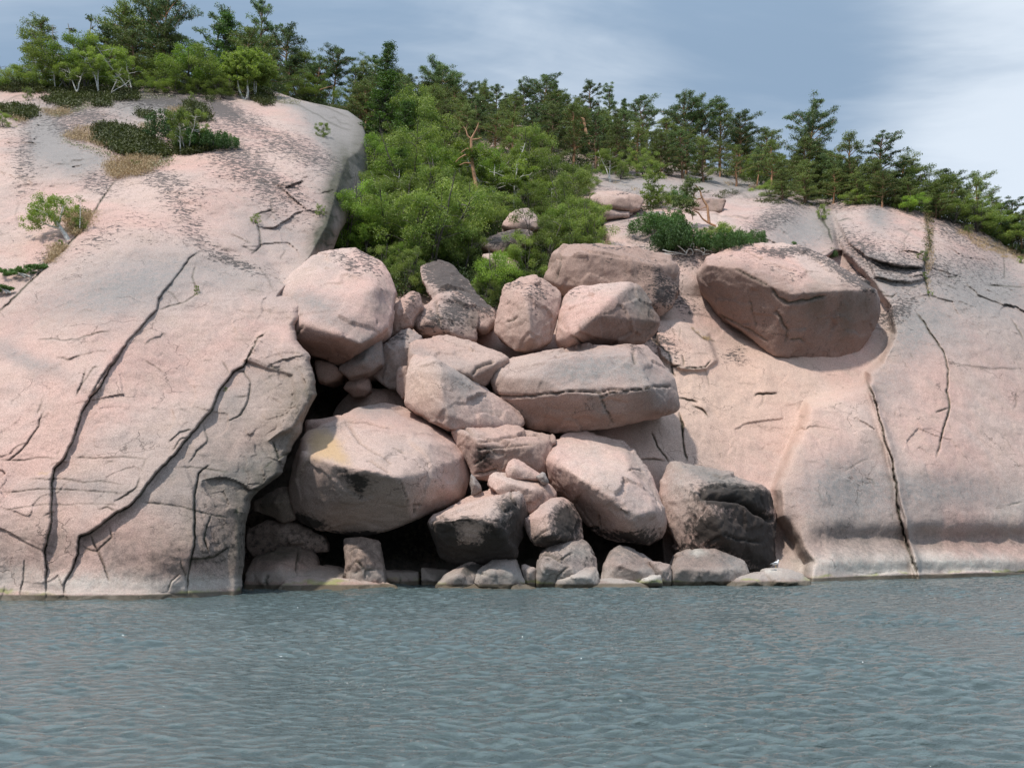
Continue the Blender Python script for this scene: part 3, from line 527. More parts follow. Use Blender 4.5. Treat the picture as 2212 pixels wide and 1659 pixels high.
# ------------------------------------------------------------------ water
def water():
    m, g, b, out = new_mat('sea_water')
    geo = g.n('ShaderNodeNewGeometry'); pos = geo.outputs['Position']
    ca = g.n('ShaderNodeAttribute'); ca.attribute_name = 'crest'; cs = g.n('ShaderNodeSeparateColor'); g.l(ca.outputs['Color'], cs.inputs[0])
    g.put(b.inputs['Base Color'], g.mix(g.ramp(cs.outputs[0], 0.30, 0.85), (0.055, 0.074, 0.074), (0.098, 0.129, 0.130))); b.inputs['Roughness'].default_value = 0.03; b.inputs['IOR'].default_value = 1.33  # lighter crests: sky reflection put into the base colour
    r1 = g.n('ShaderNodeMapping'); g.l(pos, r1.inputs[0]); r1.inputs['Rotation'].default_value = (0, 0, rad(12)); r1.inputs['Scale'].default_value = (0.55, 1.5, 1)
    a = g.noise(r1.outputs[0], 4.6, 4, 0.6, 0.2); c = g.noise(g.scale(r1.outputs[0], (1.2, 1.1, 1)), 13.0, 3, 0.6, 0.2); d = g.noise(pos, 24, 2, 0.5)
    h = g.math('ADD', g.math('MULTIPLY', a, 0.12), g.math('MULTIPLY', c, 0.02)); h = g.math('ADD', h, g.math('MULTIPLY', d, 0.008))
    gust = g.ramp(g.noise(g.scale(pos, (0.5, 1, 1)), 0.09, 3), 0.35, 0.65, 0.55, 1.1)
    bp = g.n('ShaderNodeBump'); bp.inputs['Distance'].default_value = 1.0; g.put(bp.inputs['Strength'], gust); g.put(bp.inputs['Height'], h); g.l(bp.outputs[0], b.inputs['Normal'])
    # near sheet: fan of points that gets coarser with distance, swell and ripples as real relief
    rng = np.random.default_rng(5); nr, nc = 900, 860
    y = 6.0 * (80 / 6.0) ** np.linspace(0, 1, nr); ux = np.linspace(-.72, .72, nc)
    Yg = np.repeat(y[:, None], nc, 1); Xg = y[:, None] * ux[None]; Z = np.zeros_like(Xg)
    for k in range(46):
        lam = 0.45 * (9.0 / 0.45) ** rng.random(); th = rad(-100 + 95 * rng.standard_normal() * .45); kx, ky = math.cos(th) * 2 * math.pi / lam, math.sin(th) * 2 * math.pi / lam
        A = 0.0032 * lam ** 0.75; ph = rng.random() * 7; sp = y[:, None] ** 1.0 * 0 + 1
        fade = np.clip(lam / (y[:, None] ** 2 / 900), 0, 1)
        Z += A * fade * np.sin(kx * Xg + ky * Yg + ph + 1.2 * np.sin((Xg * math.sin(th) - Yg * math.cos(th)) / lam * .35 + ph * 2))
    Zs = np.zeros_like(Z)
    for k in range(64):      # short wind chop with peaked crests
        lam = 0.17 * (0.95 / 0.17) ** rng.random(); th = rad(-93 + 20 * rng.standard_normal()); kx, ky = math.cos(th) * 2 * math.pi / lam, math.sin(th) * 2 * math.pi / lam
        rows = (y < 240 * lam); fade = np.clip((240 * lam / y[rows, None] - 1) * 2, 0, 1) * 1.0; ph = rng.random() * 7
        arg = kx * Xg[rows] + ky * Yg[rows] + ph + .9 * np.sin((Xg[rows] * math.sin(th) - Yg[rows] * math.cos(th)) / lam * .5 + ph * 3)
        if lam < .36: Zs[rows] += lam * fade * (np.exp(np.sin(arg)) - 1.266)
        Z[rows] += .0078 * lam * fade * (np.exp(np.sin(arg)) - 1.266)
    Z *= (.85 + .8 * n2(Xg, Yg * .6, 4.0, 3, 3))
    P = np.stack([Xg, Yg, Z], -1)
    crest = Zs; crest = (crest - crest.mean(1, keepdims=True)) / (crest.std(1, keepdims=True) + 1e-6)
    idx = np.arange(nr * nc).reshape(nr, nc); q = np.stack([idx[:-1, :-1], idx[:-1, 1:], idx[1:, 1:], idx[1:, :-1]], -1).reshape(-1, 4)
    V = P.reshape(-1, 3)
    # surround out to the horizon, edges pinned to the fan's rim
    rim = np.concatenate([idx[0, :], idx[1:, -1], idx[-1, :-1][::-1], idx[1:-1, 0][::-1]]); R = V[rim]; cen = np.array([0, 25., 0])
    dirs = (R - cen) * np.array([1, 1, 0]); dirs /= np.linalg.norm(dirs, axis=1)[:, None]
    rings = [R]; Fs = [q]; base = len(V); prev = rim
    for dist in (12, 60, 400, 3000):
        Q = R * np.array([1, 1, 0]) + dirs * dist; ids = np.arange(base, base + len(R)); V = np.concatenate([V, Q]); base += len(R)
        n = len(R); i = np.arange(n); j = (i + 1) % n; Fs.append(np.stack([prev[i], ids[i], ids[j], prev[j]], -1)); prev = ids
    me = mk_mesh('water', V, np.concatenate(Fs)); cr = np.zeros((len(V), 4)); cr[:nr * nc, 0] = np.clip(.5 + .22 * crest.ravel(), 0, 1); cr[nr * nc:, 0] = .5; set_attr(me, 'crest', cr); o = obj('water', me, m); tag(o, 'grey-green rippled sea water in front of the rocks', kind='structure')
    bed = mk_mesh('seabed', [(-3000, -3000, -3), (3000, -3000, -3), (3000, 3000, -3), (-3000, 3000, -3)], [(0, 1, 2, 3)]); o = obj('seabed', bed, plain_mat('seabed_sand', (.1, .1, .08), (.14, .13, .1), .5)); tag(o, 'dark sea floor under the water', kind='structure')
water()
# ------------------------------------------------------------------ boulders
def boulder(name, label, f, d0, thick, pts, vox=0.12, sm=5, amp=1.0, rough=1.0, cracks=(), blobs=(), base=None, toplich=0.0, brown=0.0, black=0.0, grey=0.0, olive=0.0, seed=None, cat='boulder', group=None, extra_hulls=(), shrink=.8, chips=9, deep=1.35):
    seed = seed if seed is not None else abs(hash_s(name + label)) % 1000
    bm = bmesh.new()
    for hp in [pts] + list(extra_hulls):
        q = fr(f, hp); A = np.array([(p[0], p[1], d0 - deep * (p[2] if len(p) > 2 else 0)) for p in q])
        P = W(A[:, 0], A[:, 1], A[:, 2]); c = P.mean(0); B = c + shrink * (P - c); B[:, 1] = P[:, 1] * .35 + c[1] * .65 + thick
        Q = np.concatenate([P, B]); rc = np.random.default_rng(seed)
        for _ in range(chips):          # knock off corners along flat planes, as joints break
            nd = rc.standard_normal(3) * (1, .8, 1); nd[1] = -abs(nd[1]); nd /= np.linalg.norm(nd); pr = Q @ nd; span = np.ptp(pr)
            tb = bmesh.new(); [tb.verts.new(p) for p in Q]; hull = bmesh.ops.convex_hull(tb, input=tb.verts[:])
            bmesh.ops.bisect_plane(tb, geom=tb.verts[:] + tb.edges[:] + tb.faces[:], plane_co=Vector(nd * (pr.max() - span * rc.uniform(.006, .026))), plane_no=Vector(nd), clear_outer=True)
            Q = np.array([v.co[:] for v in tb.verts]); tb.free()
        vs = [bm.verts.new(p) for p in Q]
        r = bmesh.ops.convex_hull(bm, input=vs, use_existing_faces=False)
        dead = [e for e in set(r['geom_interior'] + r['geom_unused']) if isinstance(e, bmesh.types.BMVert) and e.is_valid]
        bmesh.ops.delete(bm, geom=dead, context='VERTS')
    me = bpy.data.meshes.new('tmp'); bm.to_mesh(me); bm.free()
    t = bpy.data.objects.new('tmp', me); C.objects.link(t)
    md = t.modifiers.new('r', 'REMESH'); md.mode = 'VOXEL'; md.voxel_size = vox
    dg = bpy.context.evaluated_depsgraph_get(); ev = t.evaluated_get(dg); m2 = bpy.data.meshes.new_from_object(ev)
    bpy.data.objects.remove(t); bpy.data.meshes.remove(me)
    n = len(m2.vertices); V = np.empty(n * 3, np.float32); m2.vertices.foreach_get('co', V); V = V.reshape(-1, 3).astype(float)
    E = np.empty(len(m2.edges) * 2, np.int32); m2.edges.foreach_get('vertices', E); E = E.reshape(-1, 2); deg = np.bincount(E.ravel(), minlength=n)[:, None]
    def smooth(V, k, w=0.6):
        for _ in range(k):
            S = np.stack([np.bincount(E[:, 0], V[E[:, 1], a], n) + np.bincount(E[:, 1], V[E[:, 0], a], n) for a in range(3)], 1) / np.maximum(deg, 1)
            V = V + w * (S - V)
        return V
    V = smooth(V, max(1, sm - 4)); 
    m2.vertices.foreach_set('co', V.astype(np.float32).ravel()); m2.update()
    N = np.empty(n * 3, np.float32); m2.vertices.foreach_get('normal', N); N = N.reshape(-1, 3).astype(float)
    size = float(np.ptp(V, axis=0).max()); s = min(1.0, size / 7)
    disp = amp * s * (0.08 * fbm(V / (2.6 * max(s, .4)), 3, seed) + 0.04 * fbm(V / 1.0, 3, seed + 3, ridged=True)) + rough * (0.02 * fbm(V / .38, 3, seed + 5) + 0.015 * fbm(V / .16, 2, seed + 8))
    # broken, stepped faces: quantised noise gives small ledges
    st = fbm(V / (1.9 * max(s, .35)) + np.array([0, 0, 3.1]), 3, seed + 31) * 4; led = (np.floor(st) + np.clip((st - np.floor(st)) * 4, 0, 1)) / 4
    disp += rough * 0.12 * s * led
    disp += rough ** .5 * (0.17 * s * chisel(V, 2.5 * max(s, .3), seed + 41) + 0.03 * chisel(V, .7, seed + 47))
    V = V + N * disp[:, None]
    cm = np.zeros(n)
    X, Y = proj(V); front = N[:, 1] < 0.15
    for k, (pl, w, dep) in enumerate(cracks):
        pl = fr(f, pl); w = max(1.4, w * .7); dd, sg, u, T = line_sd(X + 3 * n2(X, Y, 14, seed + k), Y + 3 * n2(X, Y, 14, seed + k + 50), [(p[0], p[1]) for p in pl])
        tp = np.clip(u / 8, 0, 1) * np.clip((T - u) / 8, 0, 1)
        a = dep * np.exp(-(dd / w) ** 2) * tp - 0.35 * dep * (sg > 0) * np.exp(-dd / (3.5 * w)) * tp
        V = V - N * (a * front)[:, None]; cm = np.maximum(cm, np.exp(-(dd / (w * .8)) ** 2) * tp * front)
    m2.vertices.foreach_set('co', V.astype(np.float32).ravel()); m2.update()
    ex = {'L': toplich * np.clip((N[:, 2] - .25) * 1.6, 0, 1), 'B': .75 * brown, 'K': black, 'G': grey, 'V': olive + .8 * cm}
    fb = [(b[0], f) + tuple(b[1:-1]) + (b[-1] * {'G': .72, 'L': .9, 'B': 1.2}.get(b[0], 1),) for b in blobs]
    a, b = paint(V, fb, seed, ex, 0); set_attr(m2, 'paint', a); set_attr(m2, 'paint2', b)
    m2.polygons.foreach_set('use_smooth', np.full(len(m2.polygons), True)); m2.name = name
    cen = V.mean(0); cen[2] = V[:, 2].min(); m2.vertices.foreach_set('co', (V - cen).astype(np.float32).ravel()); m2.update()
    m2.materials.clear(); o = obj(name, m2, ROCK); o.location = cen; tag(o, label, cat, group); return o
def hash_s(s):
    h = 7
    for ch in s: h = (h * 131 + ord(ch)) % 1000003
    return h

# the great boulder over the cave
boulder('boulder', 'huge rounded pink boulder with an orange lichen patch, overhanging the dark cave', '5', 52.0, 5.0,
 [(1260,0,-4.2),(1400,38,-4),(1600,125,-3.6),(1100,18,-3.9),(1000,60,-3.2),(900,112,-2.4),(830,160,-1.7),(700,200,-.8),(620,240,-.3),(560,330,.2),(532,400,.4),(500,560,.5),(482,700,.5),(500,830,.4),(520,920,.2),(560,960,.2),(680,1000,.3),(840,1040,.3),(1050,1068,.2),(1110,1012,.2),(1380,968,.1),(1500,905,-.4),(1700,840,-1.2),(1880,760,-2.2),(1930,600,-2.7),(1925,400,-3.0),(1880,330,-3.2),(1780,255,-3.5),
  (620,420,1.8),(860,490,2.9),(1100,545,3.4),(1350,600,3.0),(1430,800,1.7),(1440,930,.9),(700,700,1.6),(1000,900,1.4),(1600,540,1.0),(1720,680,-.1),(950,250,.1),(1300,330,.5),(1600,330,-.6)],
 vox=.11, sm=6, rough=.35, chips=4, cracks=[([(920,140),(970,160),(1100,165),(1200,190),(1300,205)],3,.22),([(930,160),(980,220),(1040,320),(1150,390),(1230,430),(1290,490)],3,.2),([(1090,465),(1150,475),(1210,520),(1290,575)],3,.22),([(1365,600),(1400,720),(1440,810)],2.2,.12),([(1300,355),(1360,380),(1410,410)],3,.16),([(1480,900),(1475,820),(1560,810)],2.2,.14)],
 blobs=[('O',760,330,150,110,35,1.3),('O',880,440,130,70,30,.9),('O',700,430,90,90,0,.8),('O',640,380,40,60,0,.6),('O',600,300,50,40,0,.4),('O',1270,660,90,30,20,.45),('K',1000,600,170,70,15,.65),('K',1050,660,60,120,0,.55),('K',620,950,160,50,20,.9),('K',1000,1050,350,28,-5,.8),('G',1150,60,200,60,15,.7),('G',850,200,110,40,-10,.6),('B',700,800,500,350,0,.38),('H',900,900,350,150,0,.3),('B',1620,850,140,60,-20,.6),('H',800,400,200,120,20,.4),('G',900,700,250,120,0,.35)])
# upper left giant
boulder('boulder', 'big pink boulder wedged against the left slab, its flat top sloping and its underside dark', '3', 57.5, 5.0,
 [(740,160,-4),(680,165,-3.9),(560,185,-3.4),(370,222,-2.6),(270,345,-1.4),(120,485,-.7),(95,600,-.2),(100,720,.1),(150,810,.4),(200,895,.8),(350,770,1.7),(600,850,2.1),(780,925,1.8),(870,880,1.3),(1000,800,.2),(972,705,-.1),(1060,500,-1.9),(1000,350,-2.8),(950,270,-3.4),(850,215,-3.8),(600,555,.9),(250,520,.2),(610,1090,-.9),(520,1070,-1.0),(400,1035,-1.1),(700,1000,-.1),(880,480,.2)],
 vox=.11, sm=6, rough=.45, chips=5, cracks=[([(100,655),(160,660),(230,650)],3,.22),([(330,770),(250,860),(200,900)],4,.15),([(260,700),(230,790),(180,850)],3,.18),([(910,730),(905,780)],3,.2),([(640,320),(700,345)],3,.15),([(650,370),(710,385)],3,.15)],
 blobs=[('L',640,270,180,90,30,.85),('L',850,290,200,90,40,.85),('L',720,380,90,60,20,.5),('L',800,200,120,50,30,.9),('G',420,600,230,90,8,.85),('G',560,720,260,80,15,.6),('G',880,560,110,120,0,.4),('B',450,960,280,110,20,1.0),('B',800,980,150,80,-40,.7),('B',160,740,90,110,0,.4),('G',800,900,110,70,0,.5)])
boulder('boulder', 'grey-brown boulder tucked under the right edge of the big wedged boulder', '3', 58.2, 3.5, [(590,1110),(700,1010,.2),(860,890),(940,830,-.3),(950,1000,0),(945,1080,0),(860,1150,.3),(780,1165,.3),(700,1165,.3),(680,1202,.2),(620,1150,.2),(800,1060,.8)], brown=.5, grey=.4, sm=4, blobs=[('G',800,1000,130,90,0,.6)])
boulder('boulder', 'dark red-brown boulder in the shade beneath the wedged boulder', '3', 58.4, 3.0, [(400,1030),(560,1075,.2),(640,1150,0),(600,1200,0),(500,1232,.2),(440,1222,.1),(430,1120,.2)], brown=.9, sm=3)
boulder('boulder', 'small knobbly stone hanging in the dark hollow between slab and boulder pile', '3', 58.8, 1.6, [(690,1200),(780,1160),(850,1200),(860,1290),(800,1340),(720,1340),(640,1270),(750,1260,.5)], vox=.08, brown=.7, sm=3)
boulder('boulder', 'smooth tan rock at the back of the upper hollow', '3', 60.5, 3.0, [(600,1400),(700,1290),(850,1265),(1060,1285),(1130,1380),(1120,1480),(700,1560),(500,1560),(850,1400,.7)], sm=7, blobs=[('V',600,1420,200,120,0,.6),('H',950,1340,150,80,0,.5)])
boulder('boulder', 'pale narrow ledge rock showing above the left shoulder of the great boulder', '3', 56.2, 3.0, [(330,1530),(420,1515),(520,1500),(610,1485),(680,1500),(640,1640),(500,1680),(330,1650),(480,1560,.3)], sm=4)
boulder('boulder', 'small pointed pinkish boulder with a horned tip beside the wedged boulder', '3', 61.2, 2.2, [(975,700),(1030,610),(1120,580,-.1),(1185,505,-.3),(1240,520,-.4),(1265,620,-.4),(1210,690,0),(1175,770,.2),(1050,850,.3),(960,870),(1130,650,.7)], toplich=.5, vox=.09, sm=2, rough=1.4, brown=.35, blobs=[('L',1200,580,50,90,20,.8),('L',1180,700,50,60,0,.6)])
boulder('boulder', 'lichen-blackened boulder with a sharp ridge, in front of the bushes', '3', 62.6, 3.5, [(1165,765,.2),(1200,690,.1),(1360,575,-.2),(1400,515,-.6),(1520,490,-1.2),(1700,620,-1.3),(1720,720,-.8),(1685,900,0),(1480,862,.3),(1260,865,.5),(1230,780,.9),(1400,700,.9),(1420,800,.9)], vox=.1, sm=3, rough=1.5,
 cracks=[([(1370,570),(1380,700),(1410,790)],3,.2)], blobs=[('L',1550,640,150,180,30,1.2),('L',1330,720,130,90,0,.9),('L',1450,800,120,80,0,.7),('B',1250,780,90,60,0,.6),('G',1500,700,160,160,0,.6),('V',1660,760,60,90,0,.6)])
boulder('boulder', 'long dark-crusted boulder emerging from bushes behind the sharp-ridged one', '3', 64.6, 4.0, [(1240,300,-2),(1370,258,-2.4),(1480,300,-2.2),(1600,410,-1.6),(1690,510,-1),(1840,670,-.4),(1855,745,0),(1740,825,.5),(1500,740,.6),(1330,580,0),(1260,420,-.8),(1500,560,.6)], vox=.11, sm=4, rough=1.7, toplich=.6, blobs=[('L',1480,380,220,120,45,1.2),('L',1700,600,150,90,45,1.0),('G',1500,450,250,200,40,.6)])
boulder('boulder', 'mottled dark boulder leaning between the hollow and the flat-topped boulder', '3', 59.6, 3.0, [(940,930),(1000,870,-.2),(1160,785,-.6),(1270,860,-.4),(1170,960,.5),(1150,1120,.5),(1070,1150,.5),(1062,1285,.3),(1000,1262,.2),(830,1160,.1),(925,1120,.2),(1050,950,.6)], vox=.1, sm=3, rough=1.4, grey=.5, brown=.4, blobs=[('L',1080,860,120,70,-30,1.0),('L',1180,930,60,80,0,.6)])
boulder('boulder', 'thin slab-like boulder upright in shade behind the tapering boulder', '3', 58.0, 1.6, [(1075,1100),(1150,1090),(1150,1330,.2),(1105,1365,.2),(1062,1290,.1),(1058,1180,.1)], vox=.09, sm=3, brown=.6)
boulder('boulder', 'flat-topped pale boulder with a dark broken right corner, behind the tapering boulder', '3', 58.3, 3.5, [(1145,990,.4),(1180,900,-.4),(1290,858,-1.4),(1450,848,-2),(1700,912,-2.2),(1850,960,-2),(1975,1020,-1.4),(1840,1085,0),(1760,1240,-.3),(1680,1250,.2),(1650,1180,.9),(1380,1100,1.1),(1150,1130,.5)], vox=.1, sm=4,
 cracks=[([(1840,1060),(1700,1100),(1660,1170)],4,.25)], blobs=[('B',1760,1150,110,90,-20,.7),('G',1250,1000,120,40,10,.6),('G',1550,1060,150,50,10,.4),('L',1300,880,120,25,-10,.6),('L',1700,910,220,14,12,.5)])
boulder('boulder', 'tapering wedge boulder with one orange-pink face and one long grey face', '3', 56.4, 3.5, [(1140,1170,.1),(1150,1060,-.4),(1210,1008,-.9),(1350,1008,-.9),(1460,1080,-1.1),(1600,1160,-1.3),(1750,1262,-1.5),(1900,1362,-1.6),(2040,1470,-1.5),(2074,1540,-1.2),(2055,1585,-.9),(1700,1570,.5),(1500,1600,1.0),(1450,1590,1.1),(1105,1415,.5),(1112,1380,.4),(1400,1110,.6),(1420,1320,1.1),(1470,1480,1.3)], vox=.1, sm=5,
 blobs=[('H',1280,1300,170,200,0,.75),('K',1420,1070,70,60,0,.35),('G',1560,1200,180,90,40,.95),('G',1480,1400,90,120,0,.6),('G',1750,1400,220,90,40,.55)])
# upper middle pair
boulder('boulder', 'upright pale boulder with a central ridge and dark lichen dashes, beside the bushes', '4', 62.3, 3.2, [(105,452,-.8),(150,430,-1),(310,402,-1.2),(365,385,-1.4),(430,415,-1.5),(540,480,-1.6),(562,540,-1.4),(552,700,-.9),(520,800,-.6),(480,900,-.3),(400,945,.2),(250,985,.4),(200,972,.3),(30,832,-.2),(58,680,-.3),(80,550,-.5),(285,560,.7),(310,680,1.1),(325,870,1.1)], vox=.09, sm=3, rough=1.3,
 cracks=[([(230,690),(180,740),(120,750)],2.5,.15),([(490,740),(485,870)],2.5,.15)], blobs=[('L',380,500,110,130,50,.95),('L',200,460,130,50,-10,.7),('L',150,600,80,100,30,.45),('L',360,650,30,120,-20,.6),('H',180,800,120,120,0,.25),('B',290,930,90,40,-20,.8),('B',420,880,80,70,0,.2)])
boulder('boulder', 'boulder with bright sloping top and triangular brown face, above the long cracked boulder', '4', 63.0, 3.8, [(512,882,.2),(548,700,-.3),(560,595,-.6),(600,525,-1.1),(700,482,-1.6),(850,470,-1.9),(1050,440,-1.9),(1125,430,-1.9),(1200,470,-2),(1275,600,-2),(1350,700,-1.9),(1352,755,-1.7),(1300,850,-1.9),(1235,905,-1.6),(900,945,-.9),(740,965,-.6),(585,990,-.1),(550,945,.1),(1060,490,-.6),(850,690,1.6),(660,860,1.6),(610,900,1.2)], vox=.1, sm=3,
 cracks=[([(640,860),(700,900),(760,950)],2.5,.18)], blobs=[('L',640,520,110,60,-10,.7),('L',900,470,200,30,-5,.5),('B',1000,780,300,150,-25,1.0),('B',1200,680,160,220,0,.9),('G',1180,560,120,100,40,.8),('V',1240,640,60,160,-15,.5),('L',720,600,180,80,-20,.25)])
boulder('boulder', 'wide reddish-brown boulder with spattered black lichen, below the pale ledge', '4', 68.3, 3.8, [(436,405,-.5),(458,285,-.7),(510,205,-.8),(600,150,-1),(700,138,-1.1),(950,150,-1.2),(1060,150,-1.2),(1200,185,-1.3),(1430,240,-1.5),(1532,292,-1.6),(1530,350,-1.4),(1500,470,-1.2),(1450,622,-1),(1340,690,-.8),(1000,700,0),(600,520,-.1),(520,440,.2),(560,240,.5),(700,190,.6),(1300,300,.2),(1300,600,.3),(700,480,.6)], vox=.11, sm=3, rough=1.4,
 cracks=[([(560,210),(550,320),(520,430)],3,.15)], blobs=[('B',950,350,620,300,0,.75),('L',930,250,40,50,0,.9),('L',1100,220,40,50,0,.6),('L',1280,330,160,120,40,.62),('L',1380,530,140,120,-20,1.25),('L',1330,400,60,60,30,.9),('L',900,145,500,14,3,1.0),('L',1060,380,30,30,0,.7)])
boulder('boulder', 'long blocky boulder with a horizontal crack across its face, in the middle of the pile', '4', 58.6, 4.5, [(-5,1200,-.1),(20,1140,-.3),(60,1082,-.9),(160,1030,-1.6),(420,985,-2.2),(800,935,-2.7),(1200,912,-3),(1250,925,-3),(1290,1000,-2.4),(1400,1150,-1.6),(1455,1200,-1.3),(1495,1380,-1.1),(1482,1440,-1.2),(1200,1508,-.5),(1050,1530,-.1),(950,1590,-.1),(700,1622,-.1),(500,1620,-.2),(280,1580,-.4),(20,1330,-.2),(0,1260,.2),(370,1180,.9),(480,1070,.5),(700,1020,.2),(1130,1000,-.1),(480,1290,1.4),(850,1300,1.5),(1250,1270,1.0),(500,1500,.7),(900,1480,.9),(1300,1430,.4)], vox=.11, sm=3,
 cracks=[([(0,1330),(80,1335),(250,1340),(480,1318),(620,1298),(780,1300),(860,1305),(980,1280),(1080,1298),(1250,1268),(1440,1252)],2.6,.32),([(860,1305),(880,1340),(960,1310),(1080,1298)],2.2,.2),([(1130,960),(1140,1030),(1150,1090)],5,.3),([(870,1340),(930,1450),(980,1560)],3,.15)],
 blobs=[('G',750,1130,420,130,-4,1.1),('G',1150,1150,250,120,30,.8),('K',1150,960,110,50,20,.5),('G',840,1390,120,60,60,.8),('B',250,1260,250,60,5,.8),('B',600,1470,480,110,0,.62),('B',1300,1380,200,120,0,.6),('G',1380,1250,110,120,40,.7),('B',1200,1440,260,60,-10,.4)])
# big block on the right-hand slab
boulder('boulder', 'largest angular block, bright flat top and two dark brown faces, perched on the right slab', '7', 70.2, 6.0, [(208,612,-1.6),(235,560,-1.4),(255,500,-1.6),(300,480,-2),(400,450,-2.8),(480,460,-3),(545,432,-3.6),(640,425,-4.2),(840,430,-4.8),(940,480,-4.8),(1100,560,-4.4),(1310,690,-3),(1342,765,-2.8),(1328,885,-2.7),(1285,930,-2.8),(1262,1005,-2.4),(1185,1105,-2),(1040,1146,-1.5),(900,1132,-1.0),(680,1098,0),(665,1060,0),(560,1000,-.8),(500,950,-1.1),(330,862,-1.8),(290,765,-1.9),(228,705,-1.9),(262,552,.2),(450,570,1.3),(640,680,2.2),(780,735,2.6),(1050,712,1.4),(1290,705,-.6),(690,1000,.5)], vox=.12, sm=3, chips=2, rough=.8, deep=1.0,
 cracks=[([(480,465),(540,490),(620,525)],2.2,.15),([(650,690),(700,760),(760,790),(900,770),(1000,745)],3.5,.22),([(670,860),(690,845),(720,900),(760,960),(740,1040)],3.5,.22),([(520,740),(530,800),(560,940)],2.2,.12),([(430,580),(560,640),(640,690)],4,.15),([(770,1020),(830,1010),(870,1030)],3,.14),([(330,860),(500,945),(640,1030)],3,.12)],
 blobs=[('L',680,470,160,34,5,1.1),('L',800,470,220,40,5,1.0),('L',1050,570,260,55,32,1.2),('L',1240,680,150,40,10,1.2),('L',500,520,260,60,15,.6),('L',780,620,160,60,0,.55),('L',790,630,50,25,-20,.6),('L',650,590,14,20,0,.8),('L',1280,720,60,60,0,.7),('B',450,770,320,210,25,.85),('B',1000,930,430,200,0,.95),('K',1000,1080,300,50,0,.3),('V',940,780,60,120,0,.5),('V',1120,850,40,160,0,.55),('V',1220,800,50,100,0,.4),('B',720,800,60,250,0,.4),('K',1050,780,300,60,0,.25)])
# boulders by the water
boulder('boulder', 'large tilted boulder with a bright smooth top and rough ribbed lower side, right of centre', '6', 54.6, 4.2, [(848,490,-1),(855,430,-1.3),(880,360,-1.7),(930,290,-2.2),(1000,245,-2.8),(1180,238,-3.2),(1350,288,-3.2),(1500,320,-3),(1560,392,-2.6),(1640,500,-2),(1700,622,-1.5),(1765,750,-.9),(1800,830,-.5),(1805,1000,-.4),(1780,1080,-.3),(1700,1142,-.1),(1550,1125,.1),(1420,1112,0),(1280,1072,-.3),(1200,985,-.3),(1060,770,-.5),(940,705,-.8),(860,600,-1),(940,470,.4),(1130,602,1.5),(1400,765,2.2),(1540,905,2.3),(1740,850,1.3),(1520,540,.3),(1560,1050,1.2)], vox=.1, sm=4,
 cracks=[([(1500,545),(1540,525),(1640,545)],2.5,.2),([(1510,900),(1440,830)],3,.15),([(1180,1000),(1290,980),(1280,880)],2.5,.2)],
 blobs=[('B',1100,800,330,110,40,.7),('K',1480,1060,200,50,10,.7),('K',1650,1070,130,110,0,.55),('K',1250,1020,110,50,30,.5),('O',1600,570,90,50,15,.42),('G',1430,700,230,100,35,.6),('G',1600,450,60,110,-30,.6),('B',1650,950,120,80,0,.3),('H',1200,620,120,120,30,.3),('W',1200,420,200,120,20,.3)])
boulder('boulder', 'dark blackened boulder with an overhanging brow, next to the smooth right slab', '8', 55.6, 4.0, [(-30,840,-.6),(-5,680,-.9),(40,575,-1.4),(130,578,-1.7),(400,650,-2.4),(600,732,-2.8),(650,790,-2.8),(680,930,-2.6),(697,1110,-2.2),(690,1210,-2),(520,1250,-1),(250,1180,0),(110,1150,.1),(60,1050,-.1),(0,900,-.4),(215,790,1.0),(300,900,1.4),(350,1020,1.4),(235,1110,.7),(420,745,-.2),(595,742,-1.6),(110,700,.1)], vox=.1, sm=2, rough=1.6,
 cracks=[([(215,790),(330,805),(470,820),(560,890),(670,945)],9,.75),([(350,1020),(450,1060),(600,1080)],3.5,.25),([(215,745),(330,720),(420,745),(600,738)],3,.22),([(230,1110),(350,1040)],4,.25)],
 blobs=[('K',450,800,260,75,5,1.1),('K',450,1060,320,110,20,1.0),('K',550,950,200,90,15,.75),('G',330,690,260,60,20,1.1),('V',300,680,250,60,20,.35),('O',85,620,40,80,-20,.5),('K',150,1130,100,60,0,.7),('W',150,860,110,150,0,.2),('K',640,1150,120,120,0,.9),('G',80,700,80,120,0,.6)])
boulder('boulder', 'blocky boulder with a bright sloping top and a black algae-stained front, below the great boulder', '6', 50.8, 3.4, [(-65,1050,-.2),(-70,960,0),(-59,925,-.3),(-10,885,-.8),(60,860,-1.3),(180,762,-2),(480,682,-2.6),(690,625,-2.8),(740,632,-2.8),(748,705,-2.3),(735,880,-1.6),(665,1020,-.9),(620,1220,-.2),(420,1238,-.5),(250,1290,-.5),(150,1290,-.5),(0,1215,-.5),(-20,955,.9),(180,915,1.6),(310,905,1.7),(450,960,1.7),(640,760,.2),(100,1150,.3)], vox=.09, sm=3, rough=1.3,
 cracks=[([(590,690),(575,760),(640,830)],3,.25),([(480,790),(540,860),(600,850)],4,.25),([(420,945),(520,935)],2.5,.18),([(375,890),(400,920)],3,.2)],
 blobs=[('K',30,1080,140,160,0,1.1),('K',280,1200,400,80,0,1.1),('K',470,1130,110,200,0,1.0),('K',560,820,140,90,20,.6),('K',640,1000,90,200,10,.9),('K',250,930,130,40,0,.6),('G',500,900,120,90,0,.6),('G',680,700,90,60,0,.6),('H',290,1030,150,90,20,.5)])
